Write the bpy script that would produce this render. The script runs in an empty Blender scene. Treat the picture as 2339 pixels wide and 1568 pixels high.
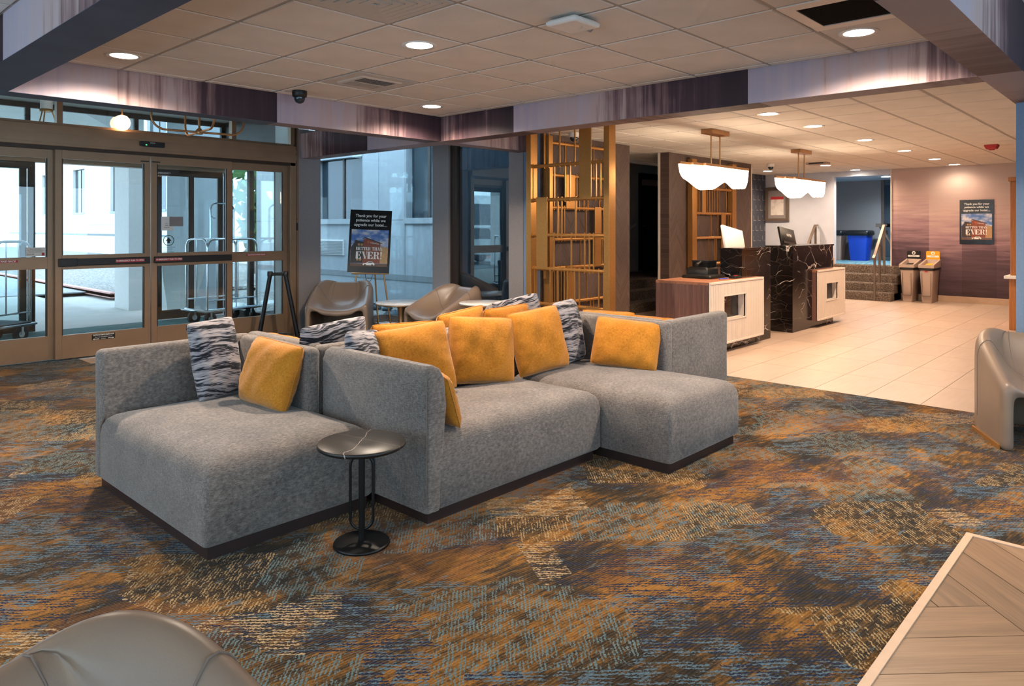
import bpy, bmesh, math, random
from mathutils import Matrix, Vector
random.seed(7)
scene = bpy.context.scene
COL = scene.collection
PI = math.pi
R = math.radians

# ------------------------------------------------------------------ camera
cam_d = bpy.data.cameras.new('camera'); cam = bpy.data.objects.new('camera', cam_d); COL.objects.link(cam)
cam_d.sensor_width = 36.0; cam_d.lens = 1650.7/2339*36; cam_d.shift_y = -(784-519)/2339
cam_d.clip_start = 0.05; cam_d.clip_end = 300
cam.location = (0, 0, 1.4); cam.rotation_euler = (PI/2, 0, R(-47.07))
scene.camera = cam
# ------------------------------------------------------------------ world, exposure
vs = scene.view_settings
vs.view_transform = 'Standard'; vs.look = 'None'; vs.gamma = 1.0; vs.exposure = 1.0; vs.use_curve_mapping = False
scene.cycles.use_denoising = True
scene.cycles.max_bounces = 7; scene.cycles.diffuse_bounces = 3; scene.cycles.glossy_bounces = 3
scene.cycles.use_adaptive_sampling = True; scene.cycles.adaptive_threshold = .08; scene.cycles.adaptive_min_samples = 16
scene.cycles.transparent_max_bounces = 16; scene.cycles.sample_clamp_indirect = 4.0
scene.cycles.caustics_reflective = False; scene.cycles.caustics_refractive = False
world = bpy.data.worlds.new('overcast_sky'); scene.world = world; world.use_nodes = True
wn = world.node_tree; wn.nodes.clear()
wo = wn.nodes.new('ShaderNodeOutputWorld'); wb = wn.nodes.new('ShaderNodeBackground')
wb.inputs['Color'].default_value = (0.60, 0.80, 1.0, 1); wb.inputs['Strength'].default_value = 3.0
wn.links.new(wb.outputs[0], wo.inputs[0])
DAY = (0.60, 0.80, 1.0)
WARM = (1.0, 0.82, 0.65); LOBBY = (1.0, 0.72, 0.50); COOL = (0.66, 0.86, 1.0)
P_MAIN, P_LOBBY, P_PEND, P_BACK = 185, 108, 30, 55

# ------------------------------------------------------------------ materials
def lin(c):
    if isinstance(c, str):
        c = c.lstrip('#'); c = [int(c[i:i+2], 16)/255 for i in (0, 2, 4)]
        c = [x/12.92 if x <= .04045 else ((x+.055)/1.055)**2.4 for x in c]
    return tuple(c[:3])+(1.0,)
class NT:
    def __init__(s, name):
        s.m = bpy.data.materials.new(name); s.m.use_nodes = True; s.t = s.m.node_tree
        s.t.nodes.clear(); s.out = s.n('OutputMaterial')
    def n(s, typ, **kw):
        x = s.t.nodes.new('ShaderNode'+typ)
        for k, v in kw.items(): setattr(x, k, v)
        return x
    def l(s, a, b): s.t.links.new(a, b)
    def val(s, x, v):
        if isinstance(v, bpy.types.NodeSocket): s.l(v, x)
        else: x.default_value = v
    def math(s, op, a, b=0.0, c=0.0):
        x = s.n('Math', operation=op); s.val(x.inputs[0], a); s.val(x.inputs[1], b)
        if op in ('SMOOTH_MAX', 'MULTIPLY_ADD', 'COMPARE'): s.val(x.inputs[2], c)
        return x.outputs[0]
    def coord(s, kind='Object'): return s.n('TexCoord').outputs[kind]
    def mapping(s, v, loc=(0,0,0), rot=(0,0,0), sc=(1,1,1)):
        x = s.n('Mapping'); s.l(v, x.inputs[0]); x.inputs[1].default_value = loc; x.inputs[2].default_value = rot; x.inputs[3].default_value = sc
        return x.outputs[0]
    def noise(s, v, scale=5, detail=3, rough=.5, dist=0):
        x = s.n('TexNoise'); s.l(v, x.inputs['Vector']); x.inputs['Scale'].default_value = scale
        x.inputs['Detail'].default_value = detail; x.inputs['Roughness'].default_value = rough; x.inputs['Distortion'].default_value = dist
        return x.outputs['Fac']
    def ramp(s, fac, stops, interp='LINEAR'):
        x = s.n('ValToRGB'); x.color_ramp.interpolation = interp; e = x.color_ramp.elements
        while len(e) < len(stops): e.new(.5)
        for i, (p, c) in enumerate(stops): e[i].position = p; e[i].color = lin(c)
        s.l(fac, x.inputs[0]); return x.outputs[0]
    def mix(s, f, a, b, mode='MIX'):
        x = s.n('Mix', data_type='RGBA', blend_type=mode)
        s.val(x.inputs[0], f)
        for k, v in ((6, a), (7, b)):
            if isinstance(v, bpy.types.NodeSocket): s.l(v, x.inputs[k])
            else: x.inputs[k].default_value = lin(v)
        return x.outputs[2]
    def sep(s, v):
        x = s.n('SeparateXYZ'); s.l(v, x.inputs[0]); return x.outputs
    def comb(s, a, b, c):
        x = s.n('CombineXYZ'); s.val(x.inputs[0], a); s.val(x.inputs[1], b); s.val(x.inputs[2], c); return x.outputs[0]
    def bsdf(s, col, rough=.5, metal=0, bump=None, bstr=.3, bdist=.01, spec=.5, sheen=0, coat=0):
        p = s.n('BsdfPrincipled')
        if isinstance(col, bpy.types.NodeSocket): s.l(col, p.inputs['Base Color'])
        else: p.inputs['Base Color'].default_value = lin(col)
        s.val(p.inputs['Roughness'], rough); p.inputs['Metallic'].default_value = metal
        p.inputs['Specular IOR Level'].default_value = spec
        p.inputs['Sheen Weight'].default_value = sheen; p.inputs['Coat Weight'].default_value = coat
        if bump is not None:
            b = s.n('Bump'); b.inputs['Strength'].default_value = bstr; b.inputs['Distance'].default_value = bdist
            s.l(bump, b.inputs['Height']); s.l(b.outputs[0], p.inputs['Normal'])
        s.l(p.outputs[0], s.out.inputs[0]); return s.m
def mat(name, col, rough=.5, metal=0, var=.08, scale=25, bump=0, spec=.5, coat=0):
    k = NT(name); c = lin(col); v = k.coord(); nz = k.noise(v, scale, 4)
    a = tuple(min(1, x*(1-var)) for x in c[:3]); b = tuple(min(1, x*(1+var)) for x in c[:3])
    colr = k.ramp(nz, [(.3, a), (.7, b)])
    return k.bsdf(colr, rough, metal, k.noise(v, scale*4, 3) if bump else None, bump, .004, spec, coat=coat)
def emit(name, col, st):
    k = NT(name); e = k.n('Emission'); e.inputs[0].default_value = lin(col); e.inputs[1].default_value = st
    k.l(e.outputs[0], k.out.inputs[0]); return k.m
def glass(name, tint, refl=1.0):
    k = NT(name); t = k.n('BsdfTransparent'); t.inputs[0].default_value = lin(tint)
    g = k.n('BsdfGlossy'); g.inputs[0].default_value = (1, 1, 1, 1); g.inputs['Roughness'].default_value = 0.0
    lw = k.n('LayerWeight'); lw.inputs['Blend'].default_value = .5          # Schlick reflectance of a pane, same from both sides
    f = k.math('ADD', k.math('MULTIPLY', k.math('POWER', lw.outputs['Facing'], 5.0), .95), .04)
    f = k.math('MINIMUM', k.math('MULTIPLY', f, refl), 1.0)
    mx = k.n('MixShader'); k.l(f, mx.inputs[0]); k.l(t.outputs[0], mx.inputs[1]); k.l(g.outputs[0], mx.inputs[2])
    k.l(mx.outputs[0], k.out.inputs[0]); return k.m

M = {}
M['bronze'] = mat('bronze_aluminium', '#987c63', .42, .55, .05, 8)
M['bronze_dark'] = mat('dark_bronze', '#42342b', .45, .4, .05, 8)
M['glass'] = glass('door_glass', (.93, .98, .985), 1.0)
M['glass_dark'] = glass('tinted_glass', (.22, .28, .32), 5.0)
M['glass_nook'] = glass('corner_glass', (.86, .94, .97), 1.0)
M['black'] = mat('black_plastic', '#141312', .4, 0, .1)
M['blackmetal'] = mat('black_metal', '#0d0d0e', .38, .3, .1)
M['white'] = mat('white_plastic', '#e8e4de', .4, 0, .02)
M['whitepaint'] = mat('white_paint', '#d9d6d0', .7, 0, .03, 6)
M['signwhite'] = mat('print_white', '#f2efe8', .6, 0, .01)
M['red'] = mat('print_red', '#b3272d', .5, 0, .05)
M['brass'] = mat('brushed_brass', '#c08a4c', .36, .75, .08, 60)
M['brass_tube'] = mat('satin_brass', '#b98b5e', .35, .8, .05, 60)
M['chrome'] = mat('chrome', '#cfd6da', .12, 1.0, .03)
M['cream'] = mat('cream_laminate', '#e6d9cc', .45, 0, .03, 12)
M['greywall'] = mat('grey_wallcovering', '#8d8585', .75, 0, .06, 60, .15)
M['bluewall'] = mat('slate_blue_wallcovering', '#71839b', .75, 0, .05, 60, .1)
M['lightblue'] = mat('pale_blue_paint', '#c6cddb', .7, 0, .03, 6)
M['base_tile'] = mat('tile_skirting', '#b79a80', .4, 0, .06, 10)
M['steel'] = mat('painted_steel_rail', '#6e6056', .4, .3, .05)
M['concrete'] = mat('concrete_panel', '#9ba1a4', .85, 0, .05, 8, .3)
M['concrete_dark'] = mat('grey_concrete_band', '#7d8284', .85, 0, .06, 8, .3)
M['stucco'] = mat('white_stucco', '#d7d6d2', .85, 0, .03, 10, .2)
M['paving'] = mat('concrete_paving', '#b9b6b0', .8, 0, .06, 2, .1)
M['asphalt'] = mat('wet_asphalt', '#84878a', .6, 0, .1, 4, .2)
M['kerb_red'] = mat('red_painted_kerb', '#cf9a90', .7, 0, .12, 6)
M['rockdark'] = mat('dark_rock', '#39454c', .7, 0, .35, 20, .5)
M['greybin'] = mat('grey_bin_plastic', '#ab978a', .5, 0, .03)
M['yellowp'] = mat('yellow_plastic', '#e8a91d', .45, 0, .03)
M['bluep'] = mat('blue_plastic', '#1748c4', .4, 0, .04)
M['bag'] = mat('black_bin_bag', '#15181b', .35, 0, .2, 30, .5)
M['oak'] = mat('wood_stain', '#a8703a', .5, 0, .15, 6)
M['rubber'] = mat('rubber', '#22282c', .7)
M['leaf'] = mat('leaf_green', '#3f6b3a', .7, 0, .3, 4)
M['bark'] = mat('bark_brown', '#5b5048', .9, 0, .2, 8)
M['carwhite'] = mat('car_paint_white', '#dfe4e6', .25, 0, .02, 4, 0, .5, .6)
M['carglass'] = mat('car_glass', '#26333a', .1, 0, .05)
M['tilegrout'] = mat('ceiling_grid_white', '#a59b90', .6, 0, .04)
M['ventwhite'] = mat('enamelled_vent', '#c9c0b5', .5, 0, .03)
M['maple'] = mat('pale_maple_edge', '#cbaa8e', .5, 0, .05, 20)
M['void'] = mat('ceiling_void', '#4a433d', .9, 0, .05)
M['mattress_plinth'] = mat('espresso_plinth', '#2c1a16', .5, 0, .15, 12)
M['lens_hot'] = emit('led_lens', '#fff0dc', 14)
M['lens_cool'] = emit('led_lens_cool', '#dff2ff', 10)
M['pend_glow'] = emit('frosted_acrylic', '#ffe3c2', 9.0)
M['globe_glow'] = emit('globe_opal', '#ffc890', 9.0)
M['led_green'] = emit('green_led', '#39ff66', 3)
M['paleseam'] = mat('thread_seam', '#6b5d54', .7)

def fabric(name, base, dark, light, sc=1.0):
    k = NT(name); v = k.coord()
    a = k.noise(k.mapping(v, sc=(420*sc, 50*sc, 420*sc)), 1, 2); b = k.noise(k.mapping(v, sc=(50*sc, 420*sc, 60*sc)), 1, 2)
    c = k.noise(k.mapping(v, sc=(60*sc, 60*sc, 420*sc)), 1, 2)
    w = k.math('MULTIPLY', k.math('ADD', k.math('ADD', a, b), c), .3333)
    blot = k.noise(v, 5, 4)
    f = k.math('ADD', k.math('MULTIPLY', k.math('SUBTRACT', w, .5), 1.7), k.math('ADD', k.math('MULTIPLY', k.math('SUBTRACT', blot, .5), .28), .5))
    col = k.ramp(f, [(.25, dark), (.5, base), (.75, light)])
    return k.bsdf(col, .92, 0, w, .5, .003, .15, sheen=.25)
M['sofa'] = fabric('grey_linen_weave', '#6f6762', '#4b4542', '#91877f')
M['yellow'] = fabric('ochre_chenille', '#b87520', '#995d15', '#c88a34', 1.2)
def pattern_fabric():
    k = NT('brushstroke_print'); v = k.coord(); s = k.sep(v)
    w1 = k.noise(v, 5, 2)
    zz = k.math('ADD', s[2], k.math('ADD', k.math('MULTIPLY', k.math('SINE', k.math('MULTIPLY', s[0], 9)), .02), k.math('MULTIPLY', k.math('SUBTRACT', w1, .5), .11)))
    vv = k.comb(k.math('MULTIPLY', s[0], 3.2), k.math('MULTIPLY', s[1], 3.2), k.math('MULTIPLY', zz, 42))
    n1 = k.noise(vv, 1.0, 5, .62); n2 = k.noise(k.mapping(v, sc=(14, 14, 160)), 1, 2)
    f = k.math('ADD', n1, k.math('MULTIPLY', k.math('SUBTRACT', n2, .5), .35))
    col = k.ramp(f, [(.40, '#101219'), (.465, '#23252d'), (.51, '#837f84'), (.62, '#aea5a3'), (.78, '#7d7c84')])
    return k.bsdf(col, .85, 0, n1, .2, .003, .2, sheen=.2)
M['pattern'] = pattern_fabric()
def leather():
    k = NT('taupe_leather'); v = k.coord(); n = k.noise(v, 3, 3); g = k.noise(v, 220, 2)
    return k.bsdf(k.ramp(n, [(.3, '#7b675a'), (.7, '#86725f')]), .38, 0, g, .12, .002, .5)
M['leather'] = leather()
def marble_black():
    k = NT('black_marquina_marble'); v = k.coord()
    nd = k.n('TexNoise'); k.l(v, nd.inputs['Vector']); nd.inputs['Scale'].default_value = 1.6; nd.inputs['Detail'].default_value = 5
    dv = k.n('VectorMath', operation='MULTIPLY_ADD'); k.l(nd.outputs['Color'], dv.inputs[0]); dv.inputs[1].default_value = (.55, .55, .55); k.l(v, dv.inputs[2])
    def veins(rot, sc, w):
        t = k.n('TexVoronoi', feature='DISTANCE_TO_EDGE'); k.l(k.mapping(dv.outputs[0], rot=rot, sc=sc), t.inputs['Vector']); t.inputs['Scale'].default_value = 1
        x = k.math('SUBTRACT', 1.0, k.math('DIVIDE', t.outputs['Distance'], w)); return k.math('MAXIMUM', x, 0.0)
    mk = k.noise(v, 3.3, 2)
    a = k.math('MULTIPLY', veins((.3, .6, .2), (2.6, 2.6, 6.0), .022), k.math('MULTIPLY', k.math('MAXIMUM', k.math('SUBTRACT', mk, .42), 0), 6))
    b = k.math('MULTIPLY', veins((.9, -.4, .7), (5, 5, 8), .022), .3)
    f = k.math('MINIMUM', k.math('MAXIMUM', a, b), 1.0)
    return k.bsdf(k.ramp(f, [(0, '#15100f'), (.25, '#3a302c'), (1, '#cfc4ba')]), .16, 0)
M['marble'] = marble_black()
def marble_white():
    k = NT('white_marble'); v = k.coord(); n = k.noise(v, 4, 6, .6, 1.5)
    return k.bsdf(k.ramp(n, [(.3, '#b9b2ad'), (.5, '#d9d4cf'), (.8, '#e6e2dd')]), .2)
M['wmarble'] = marble_white()
def wood(name, cols, axis=2, sc=1.0, rough=.5):
    k = NT(name); v = k.coord(); s = [26*sc]*3; s[axis] = 1.3*sc
    n = k.noise(k.mapping(v, sc=tuple(s)), 1, 6, .6, .6); b = k.noise(k.mapping(v, sc=tuple(x*4 for x in s)), 1, 2)
    f = k.math('ADD', k.math('MULTIPLY', n, .75), k.math('MULTIPLY', b, .25))
    return k.bsdf(k.ramp(f, [(.3, cols[0]), (.5, cols[1]), (.7, cols[2])]), rough, 0, b, .08, .002)
M['walnut'] = wood('walnut_laminate', ('#4a302a', '#6d4b41', '#86604f'))
M['walnut_top'] = wood('walnut_top_laminate', ('#7d4f38', '#9c664a', '#ad7555'), 0)
M['plank'] = wood('oak_look_plank', ('#7d5f49', '#967258', '#a8866a'), 0, .8, .45)
M['hutch'] = wood('honey_oak', ('#8a5425', '#a9692f', '#bf7d3f'))
def herringbone_wall():
    k = NT('brown_herringbone_wallcovering'); v = k.coord(); s = k.sep(v)
    per = .36; ux = k.math('DIVIDE', s[0], per); fx = k.math('FRACT', ux)
    tri = k.math('ABSOLUTE', k.math('SUBTRACT', fx, .5))
    zz = k.math('ADD', s[2], k.math('MULTIPLY', tri, per*1.35))
    fz = k.math('FRACT', k.math('MULTIPLY', zz, 13))
    band = k.math('FLOOR', k.math('MULTIPLY', zz, 13)); half = k.math('GREATER_THAN', fx, .5)
    wn_ = k.n('TexWhiteNoise', noise_dimensions='3D'); k.l(k.comb(band, half, k.math('FLOOR', ux)), wn_.inputs['Vector'])
    grain = k.noise(k.mapping(v, sc=(60, 60, 60)), 1, 2)
    base = k.ramp(k.math('ADD', k.math('MULTIPLY', wn_.outputs['Value'], .5), k.math('MULTIPLY', grain, .5)), [(.2, '#493731'), (.8, '#5c4840')])
    line = k.math('LESS_THAN', fz, .07)
    return k.bsdf(k.mix(line, base, '#6c554b'), .6)
M['herring'] = herringbone_wall()
def navy_wall():
    k = NT('navy_crosshatch_wallcovering'); v = k.coord(); s = k.sep(v)
    def bars(u, w, per, wid, plen):
        a = k.math('LESS_THAN', k.math('FRACT', k.math('DIVIDE', u, per)), wid)
        return a
    jz = k.math('FLOOR', k.math('DIVIDE', s[2], .22)); off = k.math('MULTIPLY', k.math('MODULO', jz, 2), .11)
    xx = k.math('ADD', s[0], off)
    hx = k.math('MULTIPLY', k.math('LESS_THAN', k.math('FRACT', k.math('DIVIDE', s[2], .22)), .05), k.math('LESS_THAN', k.math('FRACT', k.math('DIVIDE', xx, .22)), .55))
    vx = k.math('MULTIPLY', k.math('LESS_THAN', k.math('FRACT', k.math('DIVIDE', xx, .22)), .06), k.math('LESS_THAN', k.math('FRACT', k.math('DIVIDE', s[2], .22)), .5))
    br = k.math('GREATER_THAN', k.noise(v, 18, 3), .44)
    f = k.math('MULTIPLY', k.math('MAXIMUM', hx, vx), br)
    return k.bsdf(k.mix(f, '#39404f', '#a59b98'), .6)
M['navy'] = navy_wall()
def mural(name, axis, off, per, sgn, under=False):
    """ombre wallcovering: panels that fade from lilac and peach to plum along the run, with streaks"""
    k = NT(name); v = k.coord(); s = k.sep(v)
    u = k.math('DIVIDE', k.math('MULTIPLY', k.math('SUBTRACT', s[axis], off), sgn), per)
    fr = k.math('FRACT', u)
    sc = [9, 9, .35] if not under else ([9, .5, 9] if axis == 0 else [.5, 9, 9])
    st = k.noise(k.mapping(v, sc=tuple(sc)), 1.6, 5, .65)
    cloud = k.noise(v, 2.2, 3)
    f = k.math('ADD', fr, k.math('ADD', k.math('MULTIPLY', k.math('SUBTRACT', st, .5), .9), k.math('MULTIPLY', k.math('SUBTRACT', cloud, .5), .35)))
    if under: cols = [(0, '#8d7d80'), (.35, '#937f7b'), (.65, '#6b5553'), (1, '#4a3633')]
    else: cols = [(0, '#aa9eac'), (.22, '#b5a5ac'), (.42, '#b89f9b'), (.56, '#86696a'), (.72, '#46323a'), (1, '#31242b')]
    return k.bsdf(k.ramp(f, cols), .62, spec=.35)
M['mural_x'] = mural('ombre_mural_long', 0, 3.22, 2.0, 1)
M['mural_y'] = mural('ombre_mural_cross', 1, 4.74, 2.37, -1)
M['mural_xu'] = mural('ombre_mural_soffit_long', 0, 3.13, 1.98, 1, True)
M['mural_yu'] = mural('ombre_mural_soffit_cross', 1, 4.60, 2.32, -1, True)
M['soffit_daylit'] = mat('daylight_tinted_soffit', '#434a5e', .65, 0, .12, 5)  # left beam soffits: blue of the daylight put into the base colour
def mural_far():
    k = NT('ombre_mural_tall'); v = k.coord(); s = k.sep(v)
    strip = k.math('FLOOR', k.math('DIVIDE', k.math('SUBTRACT', s[1], 2.47), .54))
    wn_ = k.n('TexWhiteNoise', noise_dimensions='1D'); k.l(strip, wn_.inputs['W'])
    st = k.noise(k.mapping(v, sc=(1, .9, 11)), 1.3, 5, .65)
    f = k.math('ADD', k.math('DIVIDE', k.math('SUBTRACT', 2.54, s[2]), 2.54), k.math('ADD', k.math('MULTIPLY', k.math('SUBTRACT', st, .5), .42), k.math('MULTIPLY', k.math('SUBTRACT', wn_.outputs['Value'], .5), .14)))
    c = k.ramp(f, [(.05, '#cbb8b0'), (.28, '#c9aea6'), (.48, '#a08086'), (.66, '#5b4650'), (.95, '#3f2f33')])
    return k.bsdf(c, .62, spec=.3)
M['mural_far'] = mural_far()
def ceiling_tile_mat(name, c0, c1):
    k = NT(name); v = k.coord(); n = k.noise(v, 160, 3); b = k.noise(v, 3, 2)
    return k.bsdf(k.ramp(k.math('ADD', k.math('MULTIPLY', n, .4), k.math('MULTIPLY', b, .6)), [(.35, c0), (.65, c1)]), .9, 0, n, .25, .002, .2)
M['ctile'] = ceiling_tile_mat('acoustic_tile', '#d6cfc6', '#e2dbd2')
M['ftile'] = None
def floor_tile_mat():
    k = NT('cream_porcelain_tile'); v = k.coord(); n = k.noise(k.mapping(v, sc=(2, 14, 1)), 1.5, 5); oi = k.n('ObjectInfo').outputs['Random']
    f = k.math('ADD', k.math('MULTIPLY', n, .7), k.math('MULTIPLY', oi, .3))
    return k.bsdf(k.ramp(f, [(.2, '#b29b89'), (.5, '#bca695'), (.8, '#c6b1a0')]), .34, 0)
M['ftile'] = floor_tile_mat()
M['grout'] = mat('tile_grout', '#6b5a4c', .8)
def carpet():
    k = NT('abstract_broadloom_carpet'); v = k.coord()
    r = k.mapping(v, rot=(0, 0, R(45)))           # a = image-horizontal weave direction
    s = k.sep(r)
    # tufting wobble
    wob = k.noise(v, 14, 2); fine = k.noise(v, 260, 2); jag = k.noise(v, 95, 2)
    d = k.mapping(r, rot=(0, 0, R(-38))); ds = k.sep(d)
    base = k.noise(k.mapping(d, sc=(1.0, 1.7, 1)), 1.5, 6, .66, .5)
    strk = k.noise(k.mapping(d, sc=(9, 52, 1)), 1, 3, .62)
    b2 = k.math('ADD', base, k.math('MULTIPLY', k.math('SUBTRACT', strk, .5), .55))
    b2 = k.math('ADD', b2, k.math('MULTIPLY', k.math('SUBTRACT', jag, .5), .22))
    ridge = k.math('SINE', k.math('ADD', k.math('MULTIPLY', ds[1], 520), k.math('MULTIPLY', wob, 5)))
    ground = k.ramp(b2, [(.33, '#1c150a'), (.44, '#3b2a0f'), (.52, '#674614'), (.60, '#94631f'), (.72, '#ab762c')])
    rustm = k.noise(k.mapping(v, loc=(3, 7, 0)), 1.3, 3)
    ground = k.mix(k.math('MULTIPLY', k.math('GREATER_THAN', rustm, .58), .3), ground, '#7d4a20')
    # blocks of striped colour
    def cells(loc, sc, rot):
        t = k.n('TexVoronoi', feature='F1', distance='CHEBYCHEV'); k.l(k.mapping(r, loc=loc, rot=(0, 0, R(rot)), sc=sc), t.inputs['Vector']); t.inputs['Scale'].default_value = 1; t.inputs['Randomness'].default_value = .9
        return k.sep(t.outputs['Color'])
    def stripes(coord, freq, duty):
        w = k.math('ADD', k.math('MULTIPLY', coord, freq), k.math('ADD', k.math('MULTIPLY', wob, 1.1), k.math('MULTIPLY', jag, 1.5)))
        return k.math('LESS_THAN', k.math('FRACT', w), duty)
    col = ground
    def layer(col, cell, thr, coord, freq, duty, nsc, nthr, colour, loc):
        brk = k.math('GREATER_THAN', k.noise(k.mapping(r, loc=loc, sc=nsc), 1, 4, .7), nthr)
        m = k.math('MULTIPLY', k.math('MULTIPLY', k.math('GREATER_THAN', cell, thr), stripes(coord, freq, duty)), brk)
        return k.mix(m, col, colour)
    A = cells((.3, .2, 0), (1.7, 2.4, 1), 8); B = cells((5.1, 2.2, 0), (1.9, 2.2, 1), -12); D = cells((9.3, 4.4, 0), (1.6, 2.4, 1), 0)
    slate = k.mix(wob, '#5f6f7a', '#527384'); teal = k.mix(wob, '#3f666e', '#7c8a8a')
    notv = k.math('SUBTRACT', 1.0, k.math('MAXIMUM', k.math('GREATER_THAN', D[1], .62), k.math('GREATER_THAN', D[2], .78)))
    col = layer(col, k.math('MULTIPLY', A[0], notv), .46, s[1], 56, .50, (8, 26, 1), .49, slate, (1, 0, 0))
    col = layer(col, k.math('MULTIPLY', B[0], notv), .38, s[1], 54, .50, (7, 24, 1), .49, '#18213a', (4, 2, 0))
    col = layer(col, D[1], .62, s[0], 74, .46, (30, 14, 1), .49, teal, (7, 3, 0))
    col = layer(col, D[2], .78, s[0], 74, .42, (34, 15, 1), .50, '#b09468', (2, 8, 0))
    col = layer(col, k.math('MULTIPLY', B[1], notv), .88, s[1], 56, .46, (9, 28, 1), .48, '#bda077', (6, 1, 0))
    blot = k.math('GREATER_THAN', k.math('ADD', k.noise(k.mapping(d, sc=(7, 24, 1)), 1, 4, .72), k.math('MULTIPLY', k.math('SUBTRACT', jag, .5), .3)), .63)
    col = k.mix(k.math('MULTIPLY', blot, .75), col, slate)
    shd = k.math('ADD', k.math('MULTIPLY', k.math('SUBTRACT', fine, .30), 1.0), k.math('MULTIPLY', k.math('SUBTRACT', .0, ridge), .13))
    col = k.mix(k.math('MINIMUM', k.math('MAXIMUM', shd, 0.0), .8), col, '#110b05', 'MIX')
    return k.bsdf(col, .95, 0, k.math('ADD', fine, k.math('MULTIPLY', ridge, .25)), .6, .005, .1, sheen=.08)
M['carpet'] = carpet()
def stair_carpet():
    k = NT('speckled_stair_carpet'); v = k.coord(); n = k.noise(v, 90, 3); t = k.n('TexVoronoi'); k.l(v, t.inputs['Vector']); t.inputs['Scale'].default_value = 55
    f = k.math('ADD', k.math('MULTIPLY', n, .5), k.math('MULTIPLY', t.outputs['Distance'], .6))
    return k.bsdf(k.ramp(f, [(.3, '#2b231e'), (.5, '#4f4239'), (.7, '#75665a')]), .95, 0, n, .5, .004)
M['stair'] = stair_carpet()
def blue_carpet():
    k = NT('blue_streaked_carpet'); v = k.coord(); n = k.noise(k.mapping(v, sc=(3, 14, 1)), 1.5, 5)
    return k.bsdf(k.ramp(n, [(.35, '#2f6a80'), (.5, '#5c93a8'), (.65, '#93a9b0')]), .95)
M['bluecarpet'] = blue_carpet()
def gravel():
    k = NT('river_gravel'); v = k.coord(); t = k.n('TexVoronoi'); k.l(v, t.inputs['Vector']); t.inputs['Scale'].default_value = 28
    d = t.outputs['Distance']; c = k.sep(t.outputs['Color'])
    col = k.mix(k.math('MULTIPLY', d, 1.0), k.ramp(c[0], [(.1, '#8c8a86'), (.5, '#c9c4bc'), (.9, '#a3988e')]), '#3a3a3a')
    return k.bsdf(col, .7, 0, k.math('SUBTRACT', 1.0, d), .8, .03)
M['gravel'] = gravel()
def teal_mat():
    k = NT('teal_entry_matting'); v = k.coord(); n = k.noise(v, 120, 2)
    return k.bsdf(k.ramp(n, [(.3, '#3a5f60'), (.7, '#54807f')]), .95, 0, n, .5, .004)
M['matting'] = teal_mat()
def sky_print():
    k = NT('poster_sky_print'); v = k.coord(); n = k.noise(k.mapping(v, sc=(5, 5, 9)), 1.6, 5)
    return k.bsdf(k.ramp(n, [(.38, '#4d74b8'), (.5, '#8fa3cc'), (.62, '#d6d2d6')]), .3)
M['psky'] = sky_print()
def poster_black():
    k = NT('glossy_poster_black'); v = k.coord(); n = k.noise(v, 6, 3, .5, 1)
    return k.bsdf('#120e0d', .22, 0, n, .35, .01)
M['pblack'] = poster_black()
M['pbrick'] = mat('poster_brick_print', '#8a4326', .35, 0, .2, 30)
M['ptan'] = mat('poster_tan_print', '#b98e5c', .35, 0, .15, 30)
M['pdark'] = mat('poster_dark_print', '#3a2a22', .35, 0, .2, 30)
M['porange'] = mat('poster_orange_print', '#d3602a', .35, 0, .05)
M['proad'] = mat('poster_road_print', '#6b4a32', .35, 0, .15, 20)
def tree_print():
    k = NT('far_treeline'); v = k.coord(); n = k.noise(v, 3, 6, .7)
    return k.bsdf(k.ramp(n, [(.35, '#4c5a50'), (.65, '#7d8a86')]), .9)
M['treeline'] = tree_print()

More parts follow.
